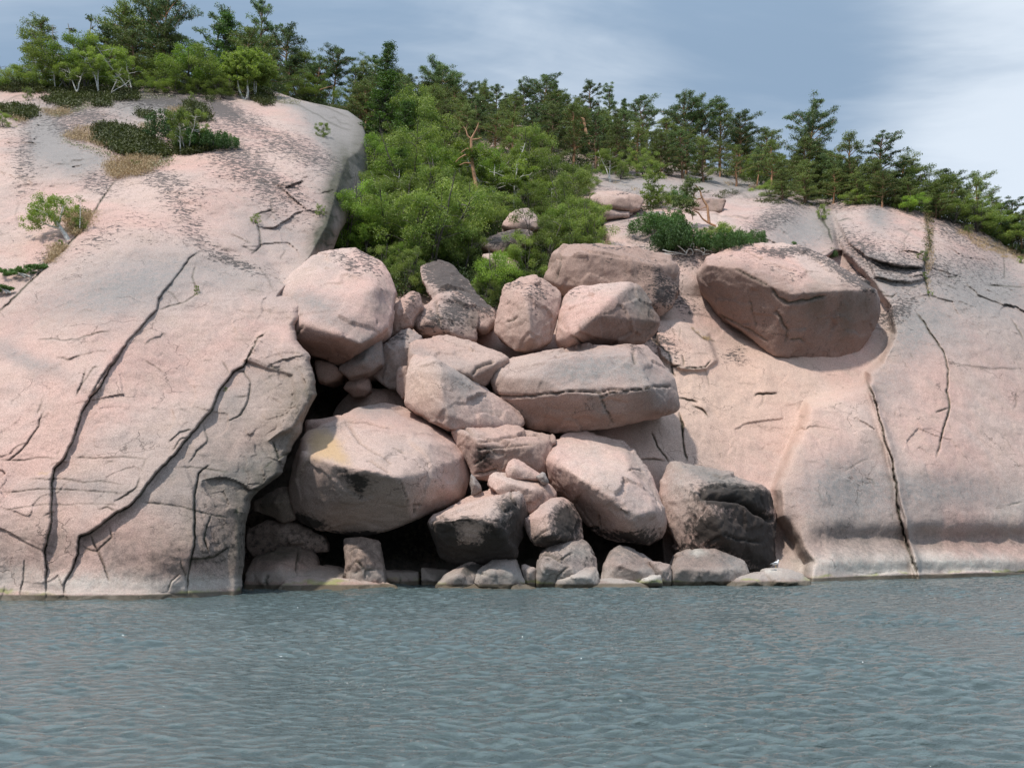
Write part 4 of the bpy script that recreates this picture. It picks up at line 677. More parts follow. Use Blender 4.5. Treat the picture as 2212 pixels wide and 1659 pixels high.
boulder('boulder', 'egg-shaped boulder, left half pink and right half dark, between two larger boulders', '6', 51.4, 2.6, [(690,930,-.2),(760,868,-.5),(850,785,-.9),(920,755,-1.2),(1000,748,-1.4),(1070,800,-1.4),(1120,900,-1.3),(1160,1000,-1.1),(1165,1090,-.8),(860,1160,.3),(770,1130,.2),(715,1050,0),(880,870,.6),(880,1050,1.0)], vox=.08, sm=7, cracks=[([(770,1090),(830,1030),(900,1000)],2.2,.14)], blobs=[('K',1020,930,120,170,-15,.85),('K',900,1110,220,60,0,.8),('G',900,820,90,80,0,.5),('G',1050,1000,90,90,0,.5)])
boulder('boulder', 'fractured pink boulder with parallel splits, behind the great boulder on its right', '6', 55.0, 3.4, [(85,205,-.4),(145,165,-.7),(205,135,-1),(360,148,-1.3),(600,190,-1.6),(800,240,-1.7),(935,275,-1.6),(900,380,-1.2),(860,560,-.5),(780,570,-.3),(600,600,0),(380,620,0),(280,590,0),(268,380,.1),(200,300,.1),(300,290,.6),(400,370,.8),(700,360,.3)], vox=.1, sm=3, rough=1.3,
 cracks=[([(130,180),(220,210),(300,265)],3,.25),([(310,320),(420,305),(520,280),(700,265),(820,262)],3,.28),([(340,370),(430,355),(580,355),(640,340),(760,340)],3,.28),([(310,370),(430,370),(480,420)],3,.2),([(280,500),(340,460),(420,380)],3,.2),([(280,570),(380,560),(480,520)],3,.2),([(640,285),(620,310)],3,.15)],
 blobs=[('B',600,440,300,120,0,.7),('K',350,450,100,110,0,.6),('G',400,420,160,60,0,.5),('G',250,240,120,40,20,.4),('B',700,320,200,60,0,.3)])
boulder('boulder', 'small knuckle-shaped stone lying behind the half-buried pale boulder', '6', 53.4, 1.5, [(535,540),(560,470,-.3),(600,443,-.5),(640,450,-.5),(700,510,-.4),(840,575,-.4),(862,620,-.3),(700,610,.2),(560,600,.2),(600,520,.4)], vox=.07, sm=4)
boulder('boulder', 'half-buried pale boulder with a shaded hollow, above the egg-shaped boulder', '6', 52.9, 2.4, [(385,650),(410,580,-.4),(440,550,-.6),(520,548,-.8),(700,575,-1),(840,620,-1),(910,660,-.9),(965,745,-.7),(860,800,-.1),(740,880,.1),(640,860,.1),(450,700,.3),(560,640,.4),(750,690,.4)], vox=.09, sm=4, blobs=[('K',820,770,120,40,0,.4),('W',600,580,200,40,5,.4),('B',820,740,110,60,0,.4)])
boulder('boulder', 'little grey stone squeezed behind the great boulder\'s right side', '6', 53.6, 1.2, [(265,560),(300,590),(345,660),(350,700),(270,740),(255,640),(295,650,.3)], vox=.07, sm=4, grey=.7)
boulder('boulder', 'tiny grey stone against the left foot of the large tilted boulder', '6', 53.2, 1.0, [(775,590),(830,550),(855,560),(880,640),(840,650),(790,610),(835,590,.2)], vox=.06, sm=4, grey=.7)
# row at the waterline
def wrock(label, f, d, th, pts, **k):
    k.setdefault('vox', .07); k.setdefault('sm', 6); k.setdefault('brown', .5); k.setdefault('grey', .35); k.setdefault('olive', .16); return boulder('shore_rock', label, f, d, th, pts, cat='rock', **k)
wrock('rounded pink shore rock with a dark side, leftmost of the row below the boulder pile', '6', 50.0, 2.0, [(-20,1480),(0,1430),(60,1365,-.2),(180,1288,-.6),(300,1248,-.9),(355,1275,-.9),(310,1380,-.1),(290,1480,.1),(120,1490,.3),(150,1370,.5)], blobs=[('K',290,1310,110,50,-20,.8)])
wrock('squat grey-topped shore rock beside the algae-green ledge', '6', 49.9, 2.2, [(280,1415),(320,1330,-.4),(380,1270,-.8),(440,1238,-1),(620,1240,-1),(655,1320,-.6),(690,1440,-.1),(560,1475,.2),(320,1465,.2),(430,1330,.3),(600,1360,.3)], cracks=[([(300,1420),(340,1355),(400,1360)],2.5,.14)], blobs=[('G',500,1330,180,80,0,.5),('K',380,1420,90,30,0,.4)])
wrock('narrow pinkish stone standing in the gap between two shore rocks', '6', 50.6, 1.4, [(660,1280),(700,1275),(785,1312),(780,1470),(700,1480),(680,1380),(730,1350,.3)], sm=4, brown=.4)
wrock('big round-shouldered shore rock, tallest in the row at the water', '6', 50.6, 2.6, [(783,1480),(785,1320,0),(795,1215,-.3),(830,1160,-.6),(960,1092,-1),(1110,1073,-1.3),(1200,1108,-1.3),(1240,1200,-1.1),(1280,1380,-.6),(1275,1480,-.2),(1000,1490,.3),(850,1300,.7),(1000,1200,.5),(1080,1350,.7)], sm=7, cracks=[([(870,1155),(860,1200),(960,1250),(1080,1185)],3,.15),([(930,1460),(950,1380),(1050,1290)],3,.12)], blobs=[('K',1150,1260,110,60,0,.4),('W',1130,1180,90,60,0,.4),('G',900,1350,130,110,0,.5),('K',850,1230,80,30,20,.35)])
wrock('lumpy pale shore rock in front of the tallest waterline rock', '6', 49.9, 1.7, [(925,1480),(940,1405),(1030,1335,-.3),(1070,1288,-.6),(1150,1288,-.7),(1258,1298,-.8),(1280,1400,-.4),(1270,1480,-.1),(1100,1490,.2),(1080,1380,.4),(1200,1380,.2)], blobs=[('W',1120,1430,150,40,0,.5)])
wrock('broad brownish shore rock with a hump, right of the tallest waterline rock', '6', 51.6, 2.4, [(1290,1440),(1310,1295,-.3),(1370,1168,-.8),(1450,1128,-1.1),(1530,1140,-1.1),(1680,1240,-1),(1750,1300,-.7),(1720,1400,-.1),(1600,1450,.2),(1380,1450,.2),(1430,1280,.5),(1580,1330,.5)], sm=8, brown=.35, blobs=[('G',1450,1180,110,60,0,.4),('B',1600,1320,150,80,0,.4)])
wrock('low white-bleached stone at the water below the broad brownish rock', '6', 51.0, 1.2, [(1590,1430),(1620,1395),(1710,1362),(1770,1372),(1785,1450),(1640,1460),(1700,1400,.2)], vox=.06, blobs=[('W',1690,1400,90,40,0,1.0)])
wrock('flat-faced dark stone filling the gap left of the loaf-shaped rock', '6', 52.2, 1.6, [(1670,1250),(1760,1262),(1850,1285),(1850,1470),(1780,1470),(1730,1340),(1780,1340,.3)], sm=4, black=.25)
wrock('loaf-shaped shore rock with a pale knob on top, below the dark blackened boulder', '8', 52.6, 2.6, [(35,1360),(28,1235,0),(60,1160,-.5),(130,1125,-.9),(200,1112,-1.1),(320,1118,-1.2),(420,1160,-1.2),(500,1210,-1),(530,1280,-.7),(480,1365,-.3),(250,1370,.2),(80,1240,.5),(350,1260,.5)], sm=7, blobs=[('W',200,1140,45,22,0,1.0),('B',250,1240,200,90,0,.5),('G',420,1190,90,50,20,.6),('K',200,1270,180,40,0,.3)])
wrock('low pink shore rock just left of the gull\'s perch', '8', 52.0, 2.0, [(380,1345),(450,1300,-.3),(540,1272,-.7),(620,1258,-.9),(655,1280,-.8),(660,1360,0),(400,1370,.2),(560,1320,.3)], vox=.06, blobs=[('B',480,1320,110,40,0,.3)])
wrock('low pink shore rock on which the gull stands', '8', 52.4, 2.0, [(640,1362),(612,1262,-.5),(622,1242,-.7),(700,1234,-.9),(765,1236,-1),(835,1265,-.9),(900,1320,-.5),(910,1362,-.2),(700,1320,.4),(800,1330,.3)], vox=.06, blobs=[('W',650,1248,60,22,0,.8),('B',780,1310,130,30,0,.6)])
wrock('low flat rock just breaking the surface in front of the shore row', '6', 49.2, 2.2, [(1080,1498),(1200,1425,-.9),(1310,1392,-1.2),(1480,1392,-1.3),(1600,1425,-1.1),(1720,1478,-.8),(1400,1520,.3)], vox=.06, sm=7, blobs=[('W',1290,1465,40,12,0,.8),('V',1300,1450,300,60,0,.35)])
wrock('flat ledge rimmed with bright green algae below the leftmost round shore rock', '6', 49.2, 1.8, [(-40,1495),(20,1465,-.3),(130,1432,-.7),(260,1418,-.8),(400,1418,-.8),(490,1440,-.6),(590,1480,-.3),(590,1510,0),(0,1510,.2)], vox=.06, blobs=[('V',300,1480,300,40,0,.4)])
wrock('small tan stone with a white spot at the water\'s edge', '6', 49.3, 1.0, [(570,1490),(590,1448,-.2),(640,1435,-.3),(700,1440,-.3),(790,1475,-.2),(780,1500),(600,1505)], vox=.05, blobs=[('W',597,1462,18,14,0,1.2)])
# inside the cave under the great boulder
def crock(label, f, d, th, pts, **k):
    k.setdefault('vox', .08); k.setdefault('sm', 6); k['brown'] = max(.6, k.get('brown', 0)); k.setdefault('olive', .36); return boulder('cave_rock', label, f, d, th, pts, cat='rock', **k)  # brown, olive and black tints paint the cave's shade into these rocks
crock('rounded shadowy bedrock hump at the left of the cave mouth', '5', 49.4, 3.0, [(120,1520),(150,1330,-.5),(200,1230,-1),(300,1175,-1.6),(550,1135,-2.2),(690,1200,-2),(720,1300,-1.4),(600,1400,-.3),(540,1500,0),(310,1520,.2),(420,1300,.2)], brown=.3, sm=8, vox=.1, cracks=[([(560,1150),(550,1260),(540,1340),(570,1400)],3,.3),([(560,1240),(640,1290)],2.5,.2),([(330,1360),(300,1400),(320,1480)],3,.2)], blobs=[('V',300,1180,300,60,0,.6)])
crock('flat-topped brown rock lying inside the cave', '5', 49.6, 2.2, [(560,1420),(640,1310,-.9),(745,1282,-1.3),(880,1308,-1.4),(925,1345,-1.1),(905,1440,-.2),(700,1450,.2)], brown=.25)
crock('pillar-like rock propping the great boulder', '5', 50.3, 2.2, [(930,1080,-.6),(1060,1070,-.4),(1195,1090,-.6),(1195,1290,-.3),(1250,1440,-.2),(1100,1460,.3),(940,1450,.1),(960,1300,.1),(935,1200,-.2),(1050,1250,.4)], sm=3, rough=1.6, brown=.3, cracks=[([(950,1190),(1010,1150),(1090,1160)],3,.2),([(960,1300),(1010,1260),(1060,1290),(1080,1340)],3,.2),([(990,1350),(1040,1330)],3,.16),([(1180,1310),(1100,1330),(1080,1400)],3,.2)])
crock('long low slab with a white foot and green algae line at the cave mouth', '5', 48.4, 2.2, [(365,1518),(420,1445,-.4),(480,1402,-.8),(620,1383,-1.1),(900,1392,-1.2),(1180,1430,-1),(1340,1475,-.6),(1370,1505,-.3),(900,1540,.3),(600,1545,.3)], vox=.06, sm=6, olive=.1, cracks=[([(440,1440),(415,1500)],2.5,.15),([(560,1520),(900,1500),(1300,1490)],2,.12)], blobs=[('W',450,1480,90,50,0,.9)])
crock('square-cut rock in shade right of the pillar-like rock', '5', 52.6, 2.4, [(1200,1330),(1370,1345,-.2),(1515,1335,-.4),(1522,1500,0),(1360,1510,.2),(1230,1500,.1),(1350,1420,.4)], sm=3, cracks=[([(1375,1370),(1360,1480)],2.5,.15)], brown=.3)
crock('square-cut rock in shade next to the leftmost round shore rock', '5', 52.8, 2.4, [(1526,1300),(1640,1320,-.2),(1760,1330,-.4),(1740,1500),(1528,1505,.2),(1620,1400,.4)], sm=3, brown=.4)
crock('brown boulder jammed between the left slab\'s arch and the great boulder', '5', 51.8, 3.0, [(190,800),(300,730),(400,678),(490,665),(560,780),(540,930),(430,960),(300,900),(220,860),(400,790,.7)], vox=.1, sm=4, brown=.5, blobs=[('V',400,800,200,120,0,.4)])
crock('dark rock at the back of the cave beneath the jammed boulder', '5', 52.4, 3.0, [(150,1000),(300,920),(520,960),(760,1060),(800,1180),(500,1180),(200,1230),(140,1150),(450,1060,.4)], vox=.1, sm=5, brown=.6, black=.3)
crock('flat rock awash at the foot of the left slab', '5', 46.3, 2.0, [(-10,1545),(30,1498,-.4),(200,1500,-.5),(330,1520,-.4),(390,1545,-.2),(200,1565,.3)], vox=.05, sm=5, blobs=[('V',150,1520,200,40,0,.5)])
# upper blocks and rocks among the bushes
boulder('boulder', 'long rounded pink block at the edge of the upper ledge, right of the gully bushes', 'U', 83.0, 4.0, [(455,385,0),(520,345,-.6),(640,342,-.9),(740,338,-1.1),(900,350,-1),(1000,400,-.5),(965,500,0),(870,525,.2),(650,510,.4),(495,480,.3),(480,430,.5),(650,470,.9),(720,400,.6)], vox=.13, sm=3, blobs=[('B',800,460,200,60,-10,.9),('L',820,350,180,20,0,1.0),('B',520,400,60,50,0,.5)])
boulder('boulder', 'thin wedge-shaped slab under the long rounded block', 'U', 82.0, 4.0, [(485,490,.1),(500,482,0),(620,495,-.4),(900,540,-1.2),(860,565,-.6),(700,575,0),(560,598,.5),(500,575,.5),(520,530,.8)], vox=.12, sm=2, blobs=[('B',560,550,110,50,0,1.0)])
boulder('boulder', 'square brown block face below the gnarled little pine', 'U', 85.6, 4.0, [(1470,425),(1500,405,-.5),(1640,402,-.7),(1790,410,-.8),(1750,540,0),(1560,545,.2),(1480,500,.2)], vox=.13, sm=2, blobs=[('B',1620,470,250,100,0,1.2),('V',1700,460,40,60,0,.4)])
boulder('boulder', 'small grey dome of rock amid dry grass on the upper ledge', 'U', 83.5, 3.0, [(990,570),(1020,535,-.4),(1120,514,-.8),(1190,525,-.8),(1220,560,-.2),(1200,590,.2),(1050,600,.3)], vox=.12, sm=6, grey=.8)
boulder('boulder', 'low brown rock between the junipers and the upper ledge', 'U', 84.0, 3.0, [(1340,560),(1400,545,-.3),(1550,555,-.5),(1700,545,-.5),(1720,600,0),(1600,640,.2),(1400,620,.3)], vox=.12, sm=3, brown=.8)
boulder('boulder', 'pointed pinkish boulder half hidden in the gully bushes', 'V', 76.0, 3.5, [(1170,1215,.3),(1210,1150,0),(1265,1105,-.5),(1350,1090,-1),(1400,1130,-.9),(1440,1192,-.5),(1400,1225,.2),(1290,1235,.5),(1320,1170,.6)], vox=.12, sm=3, blobs=[('L',1300,1120,60,60,0,.6),('G',1350,1150,60,60,0,.5)])
boulder('boulder', 'dark lichen-covered boulder below the pointed one among the gully bushes', 'V', 74.0, 4.0, [(1040,1330,.3),(1100,1280,-.2),(1190,1245,-.8),(1300,1222,-1),(1385,1250,-.8),(1340,1320,.1),(1190,1380,.5),(1120,1360,.5),(1220,1300,.6)], vox=.12, sm=4, rough=1.5, toplich=.5, blobs=[('L',1220,1290,160,60,-10,1.2),('G',1220,1290,200,80,0,.7)])
boulder('boulder', 'pale low rock showing between the gully bushes', 'V', 72.0, 3.0, [(1050,1395),(1120,1378,-.4),(1210,1392,-.6),(1300,1440,-.4),(1290,1490,.2),(1150,1480,.4),(1160,1430,.5)], vox=.12, sm=3)
boulder('boulder', 'grey rounded rock partly seen behind the bare orange pine', 'V', 99.0, 5.0, [(960,740),(990,735,-.6),(1050,770,-.8),(1110,805,-.6),(1080,870,.2),(1000,870,.3),(1040,800,.6)], vox=.15, sm=4, grey=.3)
# ------------------------------------------------------------------ plants
R = np.random.default_rng(11)
def dirs(n, up=0.0):
    v = R.standard_normal((n, 3)); v[:, 2] += up; v /= np.linalg.norm(v, axis=1)[:, None]; return v
def leaves(Pc, size, asp=0.5, up=0.0, tint=None, brown=None):
    """one small blade (two triangles as a quad) at each centre"""
    n = len(Pc); a = dirs(n, up); b = np.cross(a, dirs(n)); b /= np.linalg.norm(b, axis=1)[:, None] + 1e-9
    s = (size * (0.6 + 0.8 * R.random(n)))[:, None]; V = np.stack([Pc - a * s, Pc - b * s * asp + a * s * .1, Pc + a * s, Pc + b * s * asp + a * s * .1], 1).reshape(-1, 3)
    t = tint if tint is not None else R.random(n); br = brown if brown is not None else np.zeros(n)
    col = np.zeros((n, 4, 4), np.float32); col[..., 0] = np.clip(t, 0, 1)[:, None]; col[..., 1] = br[:, None]; col[..., 3] = 1
    return V, np.arange(4 * n).reshape(-1, 4), col.reshape(-1, 4)
def leaf_mesh(name, batches):
    Vs, Fs, Cs, o = [], [], [], 0
    for V, f, c in batches: Vs.append(V); Fs.append(f + o); Cs.append(c); o += len(V)
    me = mk_mesh(name, np.concatenate(Vs), np.concatenate(Fs), smooth=False); set_attr(me, 'tint', np.concatenate(Cs)); return me
def blob_pts(c, r, n, flat=1.0, shell=.5):
    v = dirs(n); rr = r * (shell + (1 - shell) * R.random(n)) ; rr = rr * (0.85 + 0.3 * R.random(n)); v = v * rr[:, None]; v[:, 2] *= flat; return v + c
def bend(p0, p1, sag, n=5, wob=.06):
    t = np.linspace(0, 1, n)[:, None]; L = np.linalg.norm(np.array(p1) - p0); P = np.array(p0) * (1 - t) + np.array(p1) * t; P[:, 2] += sag * L * np.sin(t[:, 0] * math.pi)
    P[1:-1] += R.standard_normal((n - 2, 3)) * wob * L; return P
def trunk_path(H, lean=.05, wob=.02, n=9):
    t = np.linspace(0, 1, n); a = R.random() * 6.28; P = np.zeros((n, 3)); P[:, 2] = t * H
    P[:, 0] = math.cos(a) * lean * H * t ** 1.5 + np.cumsum(R.standard_normal(n)) * wob * H * .3; P[:, 1] = math.sin(a) * lean * H * t ** 1.5 + np.cumsum(R.standard_normal(n)) * wob * H * .3
    P[:, :2] -= P[0, :2]; return P
def at_path(P, t):
    i = t * (len(P) - 1); k = np.clip(int(i), 0, len(P) - 2); return P[k] + (P[k + 1] - P[k]) * (i - k)
def make_pine(kind, H=1.0):
    """unit-height conifers; kind: cone, flat, sparse, bushy, spire"""
    tp = trunk_path(1.0, dict(flat=.10, sparse=.08).get(kind, .03), .03); rt = .022
    parts = [tube(tp, np.linspace(rt, .005, len(tp)))]; lv = []
    cfg = dict(cone=(48, .16, .35, .50, 34), flat=(38, .42, .36, .30, 46), sparse=(26, .35, .28, .55, 26), bushy=(62, .08, .40, .62, 40), spire=(64, .05, .20, .55, 28), open=(40, .26, .36, .50, 38))[kind]
    nl, t0, Lm, cone, nt = cfg
    for k in range(nl):
        t = t0 + (1 - t0) * ((k + R.random()) / nl) ** .9; t = min(t, .985); base = at_path(tp, t); az = k * 2.4 + R.random()
        if kind == 'flat': L = Lm * (0.35 + .75 * R.random()) * (1.0 - .35 * abs(t - .8)); el = .35 + .5 * R.random() * (t)
        else: L = Lm * (1 - cone * (t - t0) / (1 - t0)) * (.35 + .9 * R.random()); el = (.55 if kind in ('cone', 'open') else .15) * R.random() + .25 * t - .05
        if kind != 'spire' and t > .93: L *= .6; el += .5
        if kind == 'spire': L = Lm * (1.05 - (t - t0) / (1 - t0)) * (.7 + .4 * R.random()) + .02; el = -.15 + .3 * t
        d = np.array([math.cos(az) * math.cos(el), math.sin(az) * math.cos(el), math.sin(el)]); tip = base + d * L
        bp = bend(base, tip, .06 if kind != 'spire' else -.08, 4, .05); parts.append(tube(bp, np.linspace(rt * (.45 - .25 * t), .0022, 4), 3))
        m = max(2, int(L / .055)); tshade = .25 + .5 * R.random()
        for q in range(m):
            tt = .35 + .68 * (q + R.random()) / m if kind != 'spire' else .1 + .92 * (q + R.random()) / m
            c = at_path(bp, min(tt, 1.0)) + R.standard_normal(3) * .012 * (1, 1, .5) + np.array([0, 0, .008])
            r = (.056 if kind in ('flat', 'open', 'bushy') else .042) * (.7 + .6 * R.random()); n = int(nt * 2.4)
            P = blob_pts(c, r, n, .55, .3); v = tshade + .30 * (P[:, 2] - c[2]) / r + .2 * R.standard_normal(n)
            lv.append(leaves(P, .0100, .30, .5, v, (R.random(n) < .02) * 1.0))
    return parts, lv
def make_broad(kind):
    """unit-height broadleaf trees and bushes: birch, round, bush, low"""
    parts, lv = [], []; cfg = dict(birch=(2, .36, 30, .34), round=(3, .22, 40, .42), bush=(5, .05, 46, .50), sapling=(1, .18, 24, .20), slim=(1, .30, 26, .26))[kind]; ns, c0, ncl, rad_ = cfg
    for s_ in range(ns):
        tp = trunk_path(.82, .10 if ns > 1 else .04, .04); tp[:, :2] += tp[:, 2:3] * (R.standard_normal(2) * (.22 if ns > 1 else .03))
        parts.append(tube(tp, np.linspace(.016 if ns < 4 else .011, .003, len(tp)), 5))
        for k in range(int(ncl / ns)):
            t = c0 + (1.0 - c0) * R.random(); base = at_path(tp, min(.98, t * .92)); az = R.random() * 6.28; w = rad_ * math.sin(math.pi * min(1, (t - c0) / (1 - c0) * .8 + .18)) + .04
            if kind == 'bush': w = rad_ * math.sqrt(max(0.05, 1 - ((t - .25) / .8) ** 2))
            L = w * (.35 + .65 * R.random()); el = .25 + .4 * R.random(); tip = base + np.array([math.cos(az) * L, math.sin(az) * L, math.sin(el) * L * .6])
            parts.append(tube(bend(base, tip, .05, 4, .07), np.linspace(.005, .0018, 4), 3))
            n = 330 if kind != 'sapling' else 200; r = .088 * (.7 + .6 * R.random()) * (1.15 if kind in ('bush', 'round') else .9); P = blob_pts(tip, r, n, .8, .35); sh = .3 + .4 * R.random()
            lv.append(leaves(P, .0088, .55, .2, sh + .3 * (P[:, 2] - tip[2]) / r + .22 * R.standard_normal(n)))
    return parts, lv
def make_juniper(wide):
    parts, lv = [tube(trunk_path(.5, .05), np.linspace(.03, .01, 9), 5)], []
    for k in range(60):
        a = R.random() * 6.28; r = wide * math.sqrt(R.random()); x, y = r * math.cos(a), r * math.sin(a); h = (1 - .55 * (r / wide) ** 2) * (.65 + .35 * R.random())
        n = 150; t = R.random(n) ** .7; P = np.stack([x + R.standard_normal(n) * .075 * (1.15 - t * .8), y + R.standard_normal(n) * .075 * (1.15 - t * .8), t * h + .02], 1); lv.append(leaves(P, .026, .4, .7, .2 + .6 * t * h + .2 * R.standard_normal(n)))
    return parts, lv
def make_snag(n=16, tuft=0):
    tp = trunk_path(1.0, .04, .03); parts = [tube(tp, np.linspace(.02, .003, 9))]; lv = []
    for k in range(n):
        t = .3 + .68 * R.random(); b = at_path(tp, t); az = R.random() * 6.28; L = .17 * (1.1 - t) + .03; tip = b + np.array([math.cos(az) * L, math.sin(az) * L, L * (.3 * R.standard_normal())]); bp = bend(b, tip, -.08, 4, .08); parts.append(tube(bp, np.linspace(.006, .0015, 4), 3))
        if R.random() < tuft:
            for q in range(3):
                c = at_path(bp, .4 + .3 * q); lv.append(leaves(blob_pts(c, .035, 26, .6, .2), .013, .3, .4))
    return parts, lv
PROTO = {}
def proto(key, fn, leafm, barkm):
    parts, lv = fn(); tv, tf = join_geo(parts)
    if lv:
        zz = np.concatenate([q[0][:, 2] for q in lv]); k = 1 / max(np.percentile(zz, 99.3), .3); tv = tv * k; lv = [(q[0] * k, q[1], q[2]) for q in lv]
    PROTO[key] = (mk_mesh(key + '_trunk', tv, tf), M[barkm], leaf_mesh(key + '_crown', lv) if lv else None, M[leafm] if leafm else None)
for k_ in range(3): proto('cone%d' % k_, lambda: make_pine('cone'), 'pine', 'bark')
for k_ in range(3): proto('open%d' % k_, lambda: make_pine('open'), 'pine2', 'orange')
for k_ in range(3): proto('flat%d' % k_, lambda: make_pine('flat'), 'pine', 'orange')
for k_ in range(3): proto('bushy%d' % k_, lambda: make_pine('bushy'), 'pine2', 'bark')
for k_ in range(2): proto('sparse%d' % k_, lambda: make_pine('sparse'), 'pine', 'grey')
for k_ in range(2): proto('spire%d' % k_, lambda: make_pine('spire'), 'spruce', 'darkbark')
for k_ in range(3): proto('birch%d' % k_, lambda: make_broad('birch'), 'birch', 'white')
for k_ in range(3): proto('round%d' % k_, lambda: make_broad('round'), 'leaf', 'darkbark')
for k_ in range(3): proto('bush%d' % k_, lambda: make_broad('bush'), 'leaf', 'darkbark')
for k_ in range(2): proto('lime%d' % k_, lambda: make_broad('round'), 'lime', 'darkbark')
for k_ in range(2): proto('slim%d' % k_, lambda: make_broad('slim'), 'leaf', 'white')
proto('sapling0', lambda: make_broad('sapling'), 'birch', 'white')
proto('snag0', lambda: make_snag(22), None, 'grey'); proto('snag1', lambda: make_snag(30, .35), 'pine', 'grey')
for k_ in range(2): proto('juniper%d' % k_, lambda: make_juniper(.7), 'juniper', 'darkbark')
NAMES = dict(cone='pine_tree', open='pine_tree', flat='pine_tree', bushy='pine_tree', sparse='pine_tree', spire='spruce_tree', birch='birch_tree', round='broadleaf_tree', bush='bush', lime='broadleaf_tree', slim='birch_tree', sapling='birch_tree', snag='dead_tree', juniper='juniper_bush')
CATS = dict(pine_tree='pine tree', spruce_tree='spruce tree', birch_tree='birch tree', broadleaf_tree='tree', bush='bush', dead_tree='dead tree', juniper_bush='juniper bush')
TREES = []
def plant(key, P, h, label, wide=1.0, rz=None, tilt=(0, 0), group=None, cat=None):
    tm, bm_, cm, lm = PROTO[key]; kind = key.rstrip('0123456789'); nm = NAMES[kind]; r = empty(nm, P, R.random() * 6.28 if rz is None else rz)
    r.rotation_euler.x, r.rotation_euler.y = rad(tilt[0]), rad(tilt[1]); r.scale = (h * wide, h * wide, h)
    t = obj('trunk', tm, bm_, r)
    if cm: obj('crown', cm, lm, r)
    tag(r, label, cat or CATS[nm], group); TREES.append((r, key)); return r
def at(px, py_, left_=False, sink=.15):
    d = left_d(px, py_) if left_ else ground_depth(px, py_); p = W(px, py_, d); p[2] -= sink; return p, d
def place(key, px, base, top, label, left_=False, back=0.0, **k):
    """foot at (px, base) on the ground, height from the photograph's crown top"""
    if not left_ and key[:4] in ('roun', 'bush', 'lime') and 700 < px < 1300 and top > 200:
        top -= .18 * (base - top); k['wide'] = k.get('wide', 1.0) * .76
    if not left_ and px > 730 and key[:4] not in ('roun', 'bush', 'lime', 'snag'): top -= .08 * (base - top); k['wide'] = k.get('wide', 1.0) * 1.08
    d = left_d(px, base) if left_ else ground_depth(px, base)
    p = W(px, base, d); p[1] += back; p[2] -= .2; h = (HY - top) / F * p[1] + CAMZ - p[2]; return plant(key, p, h, label, **k)
